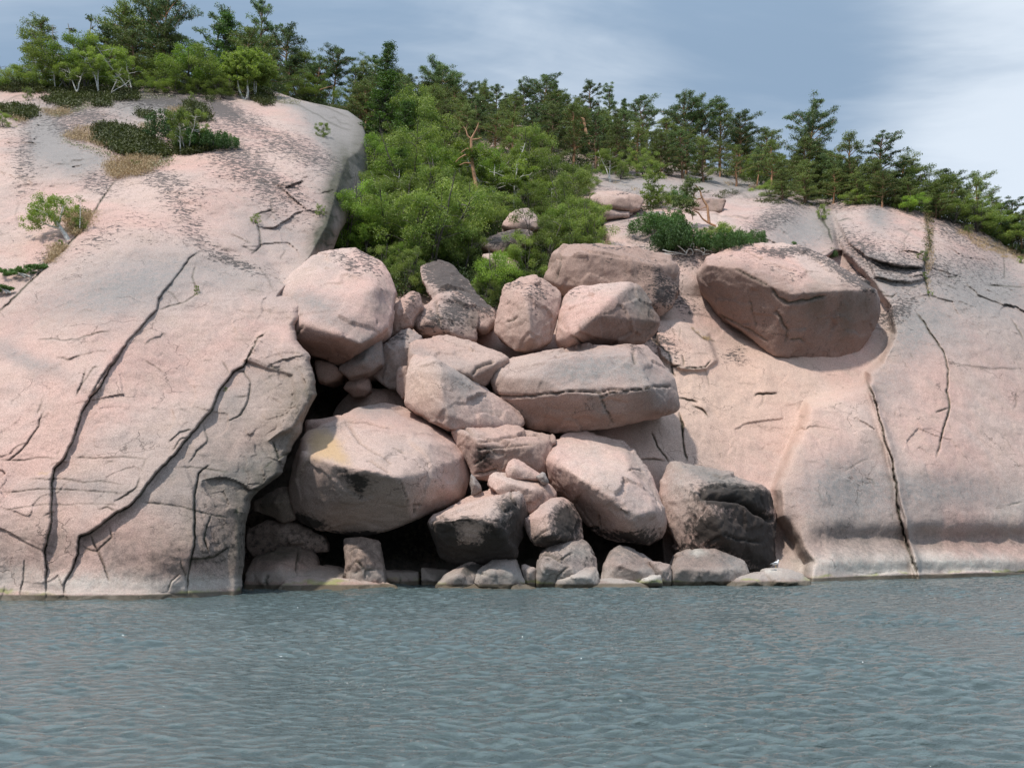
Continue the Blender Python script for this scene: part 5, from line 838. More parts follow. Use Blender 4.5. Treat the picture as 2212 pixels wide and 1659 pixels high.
# ---- trees on the left headland
L = True
for a in [
 ('bushy0', 14, 190, 42, 'dense grey-green pine cut by the left edge of the view', dict(back=8, wide=1.0)),
 ('sparse0', 40, 190, 95, 'thin grey-trunked pine beside the dense pine at the left edge', dict(back=4, wide=.8)),
 ('snag0', 63, 188, 52, 'bare dead tree with drooping twigs against the sky, leftmost of the dead ones', dict(back=6)),
 ('snag1', 96, 188, 62, 'thin ragged pine with few needles, just right of the bare dead tree', dict(back=8, wide=1.3)),
 ('snag1', 115, 188, 32, 'tall ragged pine with tufts on one side, tallest of the thin trees at far left', dict(back=7, wide=1.1)),
 ('sparse1', 146, 188, 50, 'sparse small pine between the ragged pine and the tall dark pine group', dict(back=9, wide=1.0)),
 ('cone0', 172, 190, 62, 'mid-height pine on the left shoulder of the tall dark group', dict(back=6, wide=1.2)),
 ('bushy1', 205, 192, 10, 'tall bushy dark pine at the left of the high group on the headland', dict(back=8, wide=1.15)),
 ('open0', 252, 192, -30, 'tall pine whose top leaves the picture, in the middle of the high group', dict(back=10, wide=.95)),
 ('flat0', 300, 192, -28, 'tall open-crowned pine whose grey branches show at the top edge of the picture', dict(back=6, wide=.9)),
 ('bushy2', 318, 194, 52, 'broad dark pine on the right flank of the high group', dict(back=5, wide=1.0)),
 ('bushy0', 268, 194, 70, 'wide dark pine low in the middle of the high group', dict(back=3, wide=1.25)),
 ('sparse0', 390, 196, 18, 'leaning thin pine with needles only on its left side', dict(back=7, wide=1.15, tilt=(0, 6))),
 ('spire0', 437, 198, 40, 'spiky dead-topped spruce right of the leaning pine', dict(back=7, wide=1.6)),
 ('snag0', 436, 198, 15, 'bare dead spire rising above the spiky spruce', dict(back=8, wide=.7)),
 ('cone1', 412, 198, 95, 'small dense pine under the leaning thin pine', dict(back=3, wide=1.5)),
 ('open1', 482, 200, 76, 'small open pine left of the tall slender pine', dict(back=8, wide=1.1)),
 ('cone2', 527, 204, -2, 'tall slender pine with upswept branches, highest on the right half of the headland', dict(back=7, wide=.85)),
 ('bushy1', 505, 202, 62, 'dark bushy pine at the foot of the tall slender pine, left side', dict(back=4, wide=1.2)),
 ('open2', 556, 206, 90, 'broad pine at the foot of the tall slender pine, right side', dict(back=5, wide=1.3)),
 ('flat1', 592, 208, 72, 'round-headed pine with a visible dark fork, right of the slender pine', dict(back=6, wide=1.2)),
 ('bushy2', 640, 214, 112, 'low dense pine between the round-headed pine and the flat-layered pine', dict(back=4, wide=1.5)),
 ('flat2', 706, 226, 104, 'layered pine with orange limbs at the right end of the headland', dict(back=3, wide=1.15)),
 ('flat0', 672, 222, 128, 'pine with twisted orange branches showing inside its crown', dict(back=2, wide=1.35)),
 ('cone0', 612, 206, 135, 'low green pine behind the twin-stemmed birch', dict(back=2, wide=1.7)),
 ('round0', 148, 196, 82, 'broad light-green tree in front of the dark pines, left of the birch group', dict(back=0, wide=1.3)),
 ('lime0', 185, 198, 88, 'yellow-green tree standing against the tall dark pines', dict(back=0, wide=1.1)),
 ('birch0', 120, 198, 120, 'low spreading birch at the left of the light-green row', dict(back=0, wide=1.2)),
 ('birch1', 222, 204, 122, 'full light-green birch in front of the high pine group', dict(back=-1, wide=1.15)),
 ('birch2', 284, 200, 98, 'light-green birch with one bright white stem, right end of the birch row', dict(back=0, wide=1.05)),
 ('birch0', 176, 205, 130, 'small birch low in the middle of the birch row', dict(back=-1, wide=1.3)),
 ('birch2', 250, 207, 150, 'lowest birch at the heather\'s edge below the high pine group', dict(back=-1, wide=1.4)),
 ('bush0', 30, 196, 140, 'dark green bush under the pines at the far left', dict(back=1, wide=1.3)),
 ('bush1', 84, 197, 152, 'green bush between the dead tree and the birch row', dict(back=1, wide=1.4)),
 ('round1', 352, 200, 118, 'dark leafy tree between the birch row and the small dense pine', dict(back=2, wide=1.4)),
 ('round2', 398, 203, 135, 'dark green tree with a reddish trunk behind it, mid headland', dict(back=1, wide=1.4)),
 ('lime1', 440, 204, 100, 'bright yellow-green tree below the spiky spruce', dict(back=1, wide=1.1)),
 ('round0', 478, 208, 122, 'green tree left of the twin-stemmed birch', dict(back=1, wide=1.3)),
 ('bush2', 330, 203, 170, 'low dark bush at the right of the birch row', dict(wide=1.7)), ('bush0', 380, 205, 172, 'low bush on the bare rock rim, centre of the headland', dict(wide=1.9)),
 ('bush1', 430, 207, 176, 'low green bush at the rock rim below the spiky spruce', dict(wide=1.8)), ('bush2', 484, 213, 180, 'low bush left of the white twin stems', dict(wide=1.8)),
 ('bush1', 640, 218, 170, 'spreading green bush over the rock rim right of the twin-stemmed birch', dict(wide=2.0)), ('bush0', 690, 226, 185, 'low bush beside the white post', dict(wide=1.9)),
]:
    k, x, b, t, lab, kw = a; kw = dict(kw); left_ = x < 590; place(k, x, b, t, lab, left_=left_, **kw)
def limb_tree(name, label, cat, stems, mat, crowns, leafm, size=.10, density=220):
    """a tree seen near enough to follow its stems: stems = list of (frame pts px, py, dd), radii; crowns = px, py, r_m, dd"""
    base = np.array(stems[0][0][0]); root = empty(name, tuple(base)); 
    parts = []
    for P, r0, r1 in stems:
        P = np.array(P) - base
        if len(P) > 2:   # smooth the drawn stem
            t = np.linspace(0, len(P) - 1, 4 * len(P)); Q = np.stack([np.interp(t, range(len(P)), P[:, i]) for i in range(3)], 1); Q[1:-1] = (Q[:-2] + Q[1:-1] * 2 + Q[2:]) / 4; P = Q
        parts.append(tube(P, np.linspace(r0, r1, len(P)), 7))
    obj('trunk', mk_mesh('trunk', *join_geo(parts)), mat, root); lv = []
    for c, r, fl in crowns:
        c = np.array(c) - base; nsub = max(2, int(r * r * 16))
        for q in range(nsub):
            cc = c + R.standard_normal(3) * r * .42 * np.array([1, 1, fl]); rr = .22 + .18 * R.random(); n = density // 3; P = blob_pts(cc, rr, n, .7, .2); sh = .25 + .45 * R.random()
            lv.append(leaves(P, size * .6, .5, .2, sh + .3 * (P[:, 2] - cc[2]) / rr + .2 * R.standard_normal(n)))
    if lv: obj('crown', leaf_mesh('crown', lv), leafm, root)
    tag(root, label, cat); return root
def pp(f, x, y, d):
    q = fr(f, [(x, y)])[0]; return W(q[0], q[1], d)
# twin-stemmed birch on the rim
d0 = left_d(530, 214) - .3
limb_tree('birch_tree', 'twin-stemmed birch with white V-shaped trunks at the top of the pink slab', 'birch tree',
 [([pp('S',880,1275,d0), pp('S',850,1230,d0), pp('S',815,1150,d0), pp('S',800,1070,d0), pp('S',790,960,d0), pp('S',770,860,d0)], .13, .05), ([pp('S',880,1275,d0), pp('S',915,1240,d0), pp('S',925,1150,d0), pp('S',912,1070,d0), pp('S',920,940,d0), pp('S',900,820,d0)], .13, .05)],
 M['white'], [(pp('S',*q[:2],d0 + q[3]), q[2], .8) for q in [(720,950,1.5,0),(800,850,1.6,0),(900,780,1.7,.5),(880,900,1.6,-.3),(700,840,1.3,.5),(960,900,1.3,0),(850,980,1.0,-.3),(660,960,.9,0),(950,720,1.1,.3),(780,740,1.1,.3)]], M['birch'], .13)
d0 = left_d(545, 210)
limb_tree('birch_tree', 'birch with two thin straight white stems just right of the twin-stemmed birch', 'birch tree',
 [([pp('S',1005,1215,d0), pp('S',1000,1120,d0), pp('S',1005,1030,d0), pp('S',1000,880,d0)], .10, .04), ([pp('S',1020,1215,d0), pp('S',1025,1120,d0), pp('S',1035,1020,d0), pp('S',1060,880,d0)], .09, .03)],
 M['white'], [(pp('S',*q[:2],d0 + q[3]), q[2], .8) for q in [(1050,940,1.6,0),(1120,900,1.5,.5),(1080,840,1.4,0),(1180,950,1.2,0),(1010,800,1.1,.4),(1150,820,1.1,.3)]], M['birch'], .13)
# white post
p, d = at(719, 219, sink=.1); r = empty('post', p); v, f_ = tube([(0, 0, 0), (0, 0, .72)], [.055, .055], 10); obj('shaft', mk_mesh('shaft', v, f_), M['post'], r); v, f_ = tube([(0, 0, .72), (0, 0, .75), (0, 0, .765)], [.062, .062, .002], 10); obj('cap', mk_mesh('cap', v, f_), M['post'], r); tag(r, 'short white post on the skyline where slab meets gully', 'post')

# ---- skyline trees of the ridge, left to right
for a in [
 ('cone1', 752, 245, 150, 'pointed pine at the left end of the ridge, beside the gully top', dict(back=4)), ('bushy0', 775, 250, 135, 'dense pine second from the left end of the ridge', dict(back=4)), ('cone2', 795, 252, 128, 'pointed pine just left of the ragged dead-topped spruce', dict(back=5)),
 ('spire1', 825, 255, 108, 'ragged dead-topped spruce, the highest point at the left of the ridge', dict(back=3, wide=1.3)), ('open0', 852, 258, 160, 'pine right of the ragged dead-topped spruce', dict(back=5, wide=1.1)), ('cone0', 872, 258, 168, 'slim pine between the ragged spruce and the twin-headed pine', dict(back=6)),
 ('flat1', 930, 262, 145, 'pine with a divided wind-blown head, tallest in the left half of the ridge', dict(back=6, wide=1.0)), ('flat2', 962, 262, 152, 'wind-blown pine leaning right next to the divided pine', dict(back=6, wide=1.0, tilt=(0, 5))), ('open1', 905, 262, 178, 'grey-green pine below the divided pine', dict(back=7, wide=1.3)),
 ('flat0', 990, 268, 182, 'flat-crowned pine in the dip right of the wind-blown pair', dict(back=6, wide=1.3)), ('cone1', 1012, 268, 192, 'slim pine left of the pair of sharp tops', dict(back=6)), ('cone2', 1040, 272, 190, 'left one of two sharp-topped pines mid ridge', dict(back=6)), ('cone0', 1070, 272, 190, 'right one of two sharp-topped pines mid ridge', dict(back=6, wide=1.0)),
 ('open2', 1100, 275, 215, 'low rounded pine in the saddle left of the umbrella pine', dict(back=6, wide=1.5)), ('cone1', 1128, 285, 188, 'pointed grey-green pine left of the umbrella-topped pine', dict(back=5, wide=1.2)), ('flat1', 1172, 290, 177, 'umbrella-topped pine with see-through layers, centre of the skyline', dict(back=4, wide=1.05)),
 ('cone2', 1205, 292, 200, 'small pointed pine right of the umbrella-topped pine', dict(back=5)), ('bushy1', 1225, 295, 220, 'rounded pine below the skyline right of the umbrella-topped pine', dict(back=4, wide=1.2)), ('cone0', 1282, 305, 188, 'tall conical pine, first of the pair right of centre', dict(back=4, wide=.95)),
 ('cone1', 1326, 312, 194, 'thinner conical pine, second of the pair right of centre', dict(back=4, wide=.85)), ('spire0', 1362, 318, 222, 'very thin small spruce between conical and flat-topped pines', dict(back=5, wide=.8)), ('flat2', 1405, 335, 222, 'flat-topped pine like a parasol, right of the thin spruce', dict(back=3, wide=1.15)),
 ('flat0', 1497, 360, 208, 'pine with a high bushy tuft on a crooked bare stem', dict(back=3, wide=.95)), ('flat1', 1532, 362, 216, 'tall dark pine touching the crooked tufted pine', dict(back=2, wide=1.05)), ('bushy2', 1470, 352, 246, 'grey-green pine left of the crooked tufted pine', dict(back=4, wide=1.0)),
 ('open0', 1565, 368, 236, 'layered pine on the right flank of the dark tall pine', dict(back=3, wide=1.0)), ('flat2', 1606, 385, 258, 'wind-swept pine leaning right above the grey ledge', dict(back=1, wide=1.1, tilt=(0, 6))), ('open1', 1645, 385, 292, 'small grey-green pine right of the wind-swept pine', dict(back=6, wide=1.2)),
 ('open2', 1685, 395, 290, 'small pine on the left flank of the big layered pine', dict(back=6, wide=1.2)), ('flat0', 1760, 425, 230, 'big layered pine with an airy top, tallest in the right third', dict(back=3, wide=.85)), ('bushy0', 1745, 425, 300, 'broad pine filling the base of the big layered pine', dict(back=1, wide=1.35)),
 ('bushy1', 1800, 430, 330, 'broad pine at the right foot of the big layered pine', dict(back=2, wide=1.4)), ('open0', 1885, 440, 300, 'grey-green airy pine, left of the pair right of the big layered pine', dict(back=6, wide=.9)), ('cone2', 1932, 445, 306, 'dark pointed pine, right of the pair', dict(back=5, wide=1.25)),
 ('bushy2', 1910, 445, 350, 'bushy pine under the dark pointed pine', dict(back=2, wide=1.5)), ('open1', 1985, 455, 340, 'broad pine sloping down to the right of the pointed pine', dict(back=4, wide=1.2)), ('bushy0', 2010, 462, 345, 'last dense pine before the gap of sky', dict(back=4, wide=1.0)),
 ('cone0', 2112, 498, 380, 'dark pine standing alone in the gap near the right edge', dict(back=8, wide=1.2)), ('open2', 2185, 540, 388, 'airy pine near the right edge of the view', dict(back=7, wide=.95)), ('bushy1', 2060, 480, 405, 'low pine left of the lone dark pine', dict(back=5, wide=1.4)),
 ('cone1', 2215, 560, 440, 'pine cut by the right edge of the view', dict(back=3, wide=1.4)), ('flat1', 1835, 436, 345, 'pine with a bent head between the layered pine and the pair', dict(back=5, wide=1.0)),
]:
    k, x, b, t, lab, kw = a; place(k, x, b, t, lab, **kw)
# ---- second rows: lower pines, bushes along the rock edge, leafy trees of the gully (left to right, top to bottom)
for a in [
 ('open1', 1070, 330, 250, 'mid-slope pine left of the bare orange pine', dict(wide=1.3)), ('bushy0', 960, 330, 235, 'dark mid-slope pine under the wind-blown pair', dict(wide=1.2)), ('cone0', 905, 320, 215, 'mid-slope pine above the dense gully trees', dict(wide=1.3)), ('bushy1', 1010, 345, 245, 'dark pine behind the bare orange pine', dict(wide=1.3)),
 ('open2', 1110, 350, 250, 'mid-green pine right behind the bare orange pine', dict(wide=1.3)), ('cone1', 1150, 350, 235, 'upright mid-slope pine under the umbrella-topped pine', dict(wide=1.2)), ('bushy2', 1195, 358, 245, 'broad mid-slope pine with layered limbs', dict(wide=1.2)), ('open0', 1240, 365, 238, 'mid-slope pine left of the broken orange trunk', dict(wide=1.2)),
 ('cone2', 1285, 372, 255, 'mid-slope pine right of the broken orange trunk', dict(wide=1.3)), ('bushy0', 1330, 375, 262, 'dense mid-slope pine above the light-green conical tree', dict(wide=1.2)), ('open1', 1375, 372, 270, 'mid-slope pine left of the parasol-shaped one', dict(wide=1.1)), ('bushy1', 1425, 378, 290, 'dense pine at the back of the grey ledge', dict(wide=1.3)),
 ('cone0', 1475, 385, 290, 'mid-green pine behind the grey ledge', dict(wide=1.4)), ('bushy2', 1520, 392, 300, 'low broad pine on the ledge, left of the bare ground', dict(wide=1.3)), ('open2', 1590, 402, 320, 'layered green pine with a visible trunk on the grey ledge', dict(wide=1.25)), ('flat2', 1635, 400, 330, 'low pine right of the layered one on the grey ledge', dict(wide=1.0)),
 ('bushy0', 1690, 432, 368, 'spreading low pine on the rim of the right-hand block', dict(wide=1.6)), ('bushy1', 1740, 440, 352, 'wide low pine at the rim, beneath the big layered pine', dict(wide=1.4)), ('open0', 1800, 440, 372, 'low green pine at the rim with hanging boughs', dict(wide=1.5)),
 ('bushy2', 1850, 440, 375, 'low pine right above the top of the right slab', dict(wide=1.5)), ('open1', 1905, 446, 378, 'green pine with a curved trunk above the right slab', dict(wide=1.4)), ('bushy0', 1965, 456, 385, 'low dense pine above the right slab', dict(wide=1.6)), ('bushy1', 2020, 470, 395, 'low dense pine where the skyline drops to the right', dict(wide=1.5)),
 ('cone2', 880, 300, 190, 'slim mid-green pine in the second row of the ridge', dict(wide=1.4)), ('bushy2', 840, 300, 195, 'broad pine under the ragged dead-topped spruce', dict(wide=1.3)), ('open0', 790, 290, 185, 'pine behind the tall dark spruce at the gully top', dict(wide=1.3)),
 ('cone1', 1040, 300, 220, 'second-row pine below the pair of sharp tops', dict(wide=1.4)), ('bushy0', 1090, 305, 228, 'second-row rounded pine right of the sharp tops', dict(wide=1.4)), ('open2', 990, 300, 215, 'second-row pine left of the sharp tops', dict(wide=1.4)), ('bushy1', 940, 295, 190, 'second-row pine under the divided pine', dict(wide=1.3)),
 ('open1', 1250, 320, 232, 'second-row pine left of the tall conical pine', dict(wide=1.3)), ('bushy1', 1305, 335, 240, 'second-row pine between the two conical ones', dict(wide=1.2)), ('cone0', 1350, 345, 250, 'second-row pine below the thin spruce', dict(wide=1.2)), ('open0', 1440, 350, 262, 'second-row pine right of the parasol-shaped pine', dict(wide=1.2)),
 ('spire0', 822, 345, 172, 'dark tall spruce with dense skirts at the head of the gully', dict(wide=1.9)), ('spire1', 870, 365, 232, 'bright green spruce right of the tall dark spruce', dict(wide=1.8)), ('snag0', 866, 330, 240, 'thin grey dead stem between gully spruces', dict(wide=.4)),
 ('round0', 890, 340, 228, 'leafy bright tree high in the gully', dict(wide=1.3)), ('round1', 930, 360, 240, 'leafy green tree high in the gully, right of the bright one', dict(wide=1.2)), ('lime1', 800, 410, 320, 'green bush against the shaded wall of the left slab', dict(wide=1.2)), ('lime0', 850, 425, 335, 'yellow-green tree in the upper gully', dict(wide=1.2)),
 ('round2', 885, 440, 320, 'pale green tree in the middle of the upper gully', dict(wide=1.3)), ('round0', 915, 400, 298, 'bluish-green leafy tree in the upper gully', dict(wide=1.2)), ('lime1', 945, 445, 330, 'bright yellow-green tree right of centre in the gully', dict(wide=1.2)), ('bush1', 985, 430, 355, 'leafy bush left of the bare orange pine', dict(wide=1.2)),
 ('spire0', 868, 455, 330, 'dead-stemmed spruce standing amid the gully trees', dict(wide=1.4)), ('birch0', 1065, 455, 340, 'light-green tree right of the bare orange pine', dict(wide=1.4)), ('birch1', 1110, 455, 365, 'bright green spreading tree, second right of the bare orange pine', dict(wide=1.5)), ('birch2', 1085, 420, 315, 'pale green young tree behind the spreading one', dict(wide=1.1)),
 ('round1', 1140, 380, 300, 'round bright bush on the mid slope', dict(wide=1.3)), ('bush2', 1190, 430, 345, 'dark green bush on the mid slope right of the spreading tree', dict(wide=1.5)), ('bush0', 1235, 445, 368, 'large dark bush left of the long rounded block', dict(wide=1.5)), ('round2', 1235, 490, 400, 'bushy tree under the large dark bush', dict(wide=1.2)),
 ('bush1', 1250, 420, 378, 'low bush beside the upper ledge', dict(wide=1.5)), ('slim0', 1190, 460, 400, 'slender tree with a thin white stem in the lower gully\'s right side', dict(wide=1.4)), ('bush2', 1145, 475, 415, 'dark bush above the pointed half-hidden boulder', dict(wide=1.6)),
 ('lime0', 770, 545, 412, 'tall yellow-green spruce-like tree against the shaded wall', dict(wide=1.1)), ('lime1', 745, 565, 450, 'yellow-green tree left of the taller one, just above the wedged boulder', dict(wide=1.2)), ('lime0', 795, 568, 462, 'yellow-green tree with a bare grey stem above the wedged boulder', dict(wide=1.1)), ('snag1', 775, 520, 405, 'thin dead stem with yellow tufts before the shaded wall', dict(wide=.8)),
 ('round0', 838, 560, 430, 'green leafy tree left of centre in the lower gully', dict(wide=1.2)), ('round1', 885, 590, 455, 'full green tree in the middle of the lower gully', dict(wide=1.3)), ('round2', 930, 590, 430, 'full green tree beside the middle one, to its right', dict(wide=1.2)), ('bush0', 975, 560, 445, 'dense green tree in the gully below the bare orange pine', dict(wide=1.2)),
 ('round0', 860, 510, 400, 'leafy tree in the centre of the gully, upper of two', dict(wide=1.2)), ('round1', 920, 500, 392, 'leafy tree right of the upper centre one in the gully', dict(wide=1.3)), ('bush1', 965, 495, 405, 'leafy bush in the gully centre right', dict(wide=1.4)), ('round2', 1010, 530, 425, 'round green tree directly under the bare orange pine', dict(wide=1.1)),
 ('bush2', 1005, 470, 400, 'dark bush around the foot of the bare orange pine', dict(wide=1.6)), ('bush0', 1055, 500, 440, 'dark low bush left of the pointed half-hidden boulder', dict(wide=1.6)),
 ('bush1', 880, 640, 560, 'green bush hanging over the small pointed boulder', dict(wide=1.1)), ('bush2', 915, 632, 575, 'bush at the left foot of the long dark-crusted boulder', dict(wide=1.0)), ('round0', 1000, 600, 512, 'green tree behind the long dark-crusted boulder', dict(wide=1.2)), ('bush0', 965, 580, 500, 'green bush above the long dark-crusted boulder', dict(wide=1.2)),
 ('lime0', 1060, 655, 560, 'yellow-green bush left of the upright pale boulder', dict(wide=1.2)), ('lime1', 1095, 620, 545, 'yellow-green bush behind the upright pale boulder', dict(wide=1.3)), ('bush2', 1040, 670, 600, 'low bush between dark-crusted and upright pale boulders', dict(wide=1.1)), ('bush1', 1135, 610, 520, 'grey-green bush left of the wide spattered boulder', dict(wide=1.2)),
 ('bush0', 1180, 585, 480, 'large green bush above the wide spattered boulder, left part', dict(wide=1.2)), ('round1', 1225, 570, 470, 'large green bush above the wide spattered boulder, middle part', dict(wide=1.3)), ('bush2', 1270, 560, 468, 'large green bush above the wide spattered boulder, right part', dict(wide=1.2)), ('round2', 1245, 520, 440, 'leafy bush below the thin wedge-shaped slab', dict(wide=1.3)),
 ('bush1', 1170, 540, 488, 'bush right of the lichen-covered gully boulder', dict(wide=1.4)), ('bush1', 830, 605, 540, 'green bush at the right shoulder of the wedged boulder', dict(wide=1.1)), ('lime1', 855, 600, 540, 'small yellow-green bush behind the wedged boulder\'s right shoulder', dict(wide=1.1)),
 ('birch1', 1318, 392, 328, 'light-green conical young tree on the grey ledge', dict(wide=1.0)), ('bush2', 1340, 385, 345, 'small bush right of the conical young tree', dict(wide=1.2)), ('bush1', 1390, 382, 330, 'pale green bush at the back edge of the ledge', dict(wide=1.2)), ('bush0', 1268, 412, 378, 'dark bush on the ledge\'s left corner', dict(wide=1.5)),
 ('bush1', 1420, 440, 412, 'low green bush at the foot of the ledge birch', dict(wide=1.6)), ('bush0', 2060, 480, 428, 'bright green bush on the skyline above the grass seam', dict(wide=1.5)), ('bush1', 2110, 500, 438, 'green bush under the lone dark pine', dict(wide=1.5)), ('bush2', 2160, 522, 452, 'green bush near the right edge', dict(wide=1.5)), ('bush0', 2205, 548, 478, 'bush at the right edge, lowest on the skyline', dict(wide=1.5)),
 ('bush2', 1660, 425, 392, 'small bush on the rim between ledge and right-hand block', dict(wide=1.8)), ('lime0', 1960, 460, 420, 'small bright bush on top of the right slab', dict(wide=1.6)), ('bush1', 1860, 440, 408, 'low green bush on the crest of the right slab', dict(wide=2.0)),
]:
    k, x, b, t, lab, kw = a; place(k, x, b, t, lab, **kw)
# random fill so that no bare ground shows between the trees
fillp = [([(780,300),(1000,300),(1200,330),(1400,365),(1560,395),(1660,415),(1850,436),(1850,425),(1600,375),(1400,340),(1200,290),(1000,262),(800,245),(760,260)], 46, ['bushy0','open1','cone2','bushy2','open0'], (58, 95), 'green pine in the thick of the ridge wood', 'pines filling the ridge wood'),
         ([(810,360),(870,330),(1000,400),(1230,440),(1290,520),(1150,530),(1000,580),(860,590),(730,545),(770,470),(805,420)], 34, ['round0','round1','birch1','slim0','round2','lime0'], (50, 88), 'leafy green tree in the thick of the gully wood', 'leafy trees filling the gully'),
         ([(1640,392),(1760,418),(1860,437),(2000,461),(2110,494),(2212,554),(2212,540),(2100,480),(2000,448),(1860,424),(1740,400),(1660,380)], 30, ['bushy1','open2','bushy0','bush1','open0'], (45, 88), 'low pine above the right slab', 'low trees along the right skyline')]
FILL = []
for poly, n, keys, (h0, h1), lab, grp in fillp:
    got = []; xs = [p[0] for p in poly]; ys = [p[1] for p in poly]; tries = 0
    while len(got) < n and tries < 4000:
        tries += 1; x, y = R.uniform(min(xs), max(xs)), R.uniform(min(ys), max(ys))
        if poly_sd(np.array([x]), np.array([y]), poly)[0] < 0 or any(abs(x - a) < 14 and abs(y - b) < 9 for a, b in got): continue
        if 1240 < x < 1480 and y > 372: continue
        if 1030 < x < 1180 and y > 455: continue
        got.append((x, y)); h = R.uniform(h0, h1); kk_ = keys[int(R.integers(len(keys)))]; FILL.append((place(kk_, x, y, y - h, lab, wide=R.uniform(1.1, 1.5), group=grp), kk_, x, y, grp))
MARKS = {'pines filling the ridge wood': [(790, 'the tall dark gully spruce'), (880, 'the ragged dead-topped spruce'), (945, 'the divided wind-blown pine'), (1035, 'the bare orange pine'), (1120, 'the low saddle pines'), (1172, 'the umbrella-topped pine'), (1265, 'the broken orange trunk'), (1326, 'the conical pair'), (1405, 'the parasol-shaped pine'), (1497, 'the crooked tufted pine'), (1606, 'the wind-swept pine'), (1690, 'the small flank pine'), (1760, 'the big layered pine'), (1850, 'the bent-headed pine')],
 'low trees along the right skyline': [(1690, 'the small flank pine'), (1760, 'the big layered pine'), (1850, 'the bent-headed pine'), (1932, 'the dark pointed pine'), (2010, 'the gap of sky'), (2112, 'the lone dark pine'), (2185, 'the airy pine at the edge')],
 'leafy trees filling the gully': [(760, 'the shaded slab wall'), (820, 'the wedged boulder'), (880, 'the small pointed boulder'), (960, 'the dark-crusted boulder'), (1033, 'the bare orange pine'), (1100, 'the pointed half-hidden boulder'), (1180, 'the wide spattered boulder'), (1260, 'the long rounded block')]}
ADJ = dict(birch='pale-stemmed birch', slim='slender white-stemmed tree', bushy='bushy pine', open='airy pine', cone='conical pine', round='leafy tree', bush='dense bush', lime='yellow-green tree')
bag = {}
for o_, k_, x, y, g_ in FILL:
    mx, nm_ = min(MARKS[g_], key=lambda q: abs(q[0] - x)); rel = 'left of' if x < mx - 12 else 'right of' if x > mx + 12 else 'straight by'
    bag.setdefault((ADJ[k_.rstrip('0123456789')], rel, nm_, g_), []).append((y, o_))
ORD = ['', 'second ', 'third ', 'fourth ', 'fifth ', 'sixth ']
for (a_, rel, nm_, g_), L_ in bag.items():
    L_.sort(key=lambda q: q[0])
    for i_, (y, o_) in enumerate(L_):
        w_ = 'in the ridge wood' if 'ridge' in g_ else 'in the gully' if 'gully' in g_ else 'above the right slab'
        o_['label'] = (a_ + ' ' + w_ + ', ' + rel + ' ' + nm_) if len(L_) == 1 else (['highest ', 'second highest ', 'third highest ', 'fourth highest '][min(i_, 3)] + a_ + ' ' + w_ + ', ' + rel + ' ' + nm_)
# ---- trees followed stem by stem
d0 = ground_depth(1033, 470) - 1.2
V = lambda x, y, dd=0: pp('V', x, y, d0 + dd)
limb_tree('pine_tree', 'bare orange-barked pine with forked naked limbs, standing out before the gully wood', 'pine tree',
 [([V(1035,1130), V(1030,1020), V(1015,930), V(995,820), V(990,740), V(988,660)], .19, .11), ([V(988,660), V(1010,620), V(1030,580), V(1035,555)], .09, .03), ([V(988,660), V(965,640), V(955,600), V(940,580)], .08, .03), ([V(990,665), V(1030,660), V(1055,650)], .08, .03),
  ([V(990,725), V(960,720), V(925,745)], .08, .03), ([V(992,765), V(950,760), V(915,780), V(890,805)], .08, .03), ([V(995,815), V(950,810), V(915,825)], .09, .03)], M['orange'], [], M['pine2'])
d0 = ground_depth(1265, 330) - 2
limb_tree('dead_tree', 'broken orange pine trunk with a snapped top in the middle of the ridge wood', 'dead tree', [([pp('V',1735,700,d0), pp('V',1720,640,d0), pp('V',1705,570,d0), pp('V',1698,530,d0)], .22, .14), ([pp('V',1698,530,d0), pp('V',1680,525,d0)], .08, .03), ([pp('V',1708,580,d0), pp('V',1675,572,d0)], .06, .02)], M['orange'], [], M['pine'])
d0 = ground_depth(1408, 445) - .5; U = lambda x, y, dd=0: pp('U', x, y, d0 + dd)
limb_tree('birch_tree', 'slender young birch with an airy crown on the upper ledge', 'birch tree', [([U(1040,475), U(1045,420), U(1050,330), U(1070,240), U(1085,130)], .09, .02)], M['white'],
 [(U(*q[:2]), q[2], .9) for q in [(1080,110,.6),(1060,160,.7),(1120,170,.8),(1030,220,.8),(1130,240,.8),(1060,290,.8),(1010,340,.6),(1080,370,.8),(1000,400,.9),(1140,390,1.0),(1180,420,.9),(1090,430,.8),(970,390,.6),(1220,380,.6)]], M['leaf'], .10, 160)
d0 = ground_depth(1545, 487) - 1.5
limb_tree('pine_tree', 'gnarled little pine with a crooked orange stem and one tuft, by the junipers', 'pine tree',
 [([U(1625,640), U(1615,560), U(1610,480), U(1570,420), U(1545,370), U(1540,330), U(1490,270)], .12, .05), ([U(1545,400), U(1500,410), U(1470,380), U(1490,340)], .06, .03), ([U(1610,480), U(1570,490), U(1540,505)], .05, .02), ([U(1690,670), U(1620,640), U(1560,600), U(1520,540), U(1465,515)], .09, .04), ([U(1465,515), U(1460,560), U(1465,610)], .05, .03)],
 M['orange'], [(U(*q[:2]), q[2], .6) for q in [(1460,250,.7),(1400,290,.8),(1350,310,.6),(1400,230,.7),(1480,300,.5),(1430,330,.6),(1380,440,1.0),(1450,470,.8),(1340,480,.9),(1410,500,.8),(1330,400,.6)]], M['pine2'], .09, 200)
d0 = left_d(48, 520) - .3; Q = lambda x, y, dd=0: pp('1', x, y, d0 + dd)
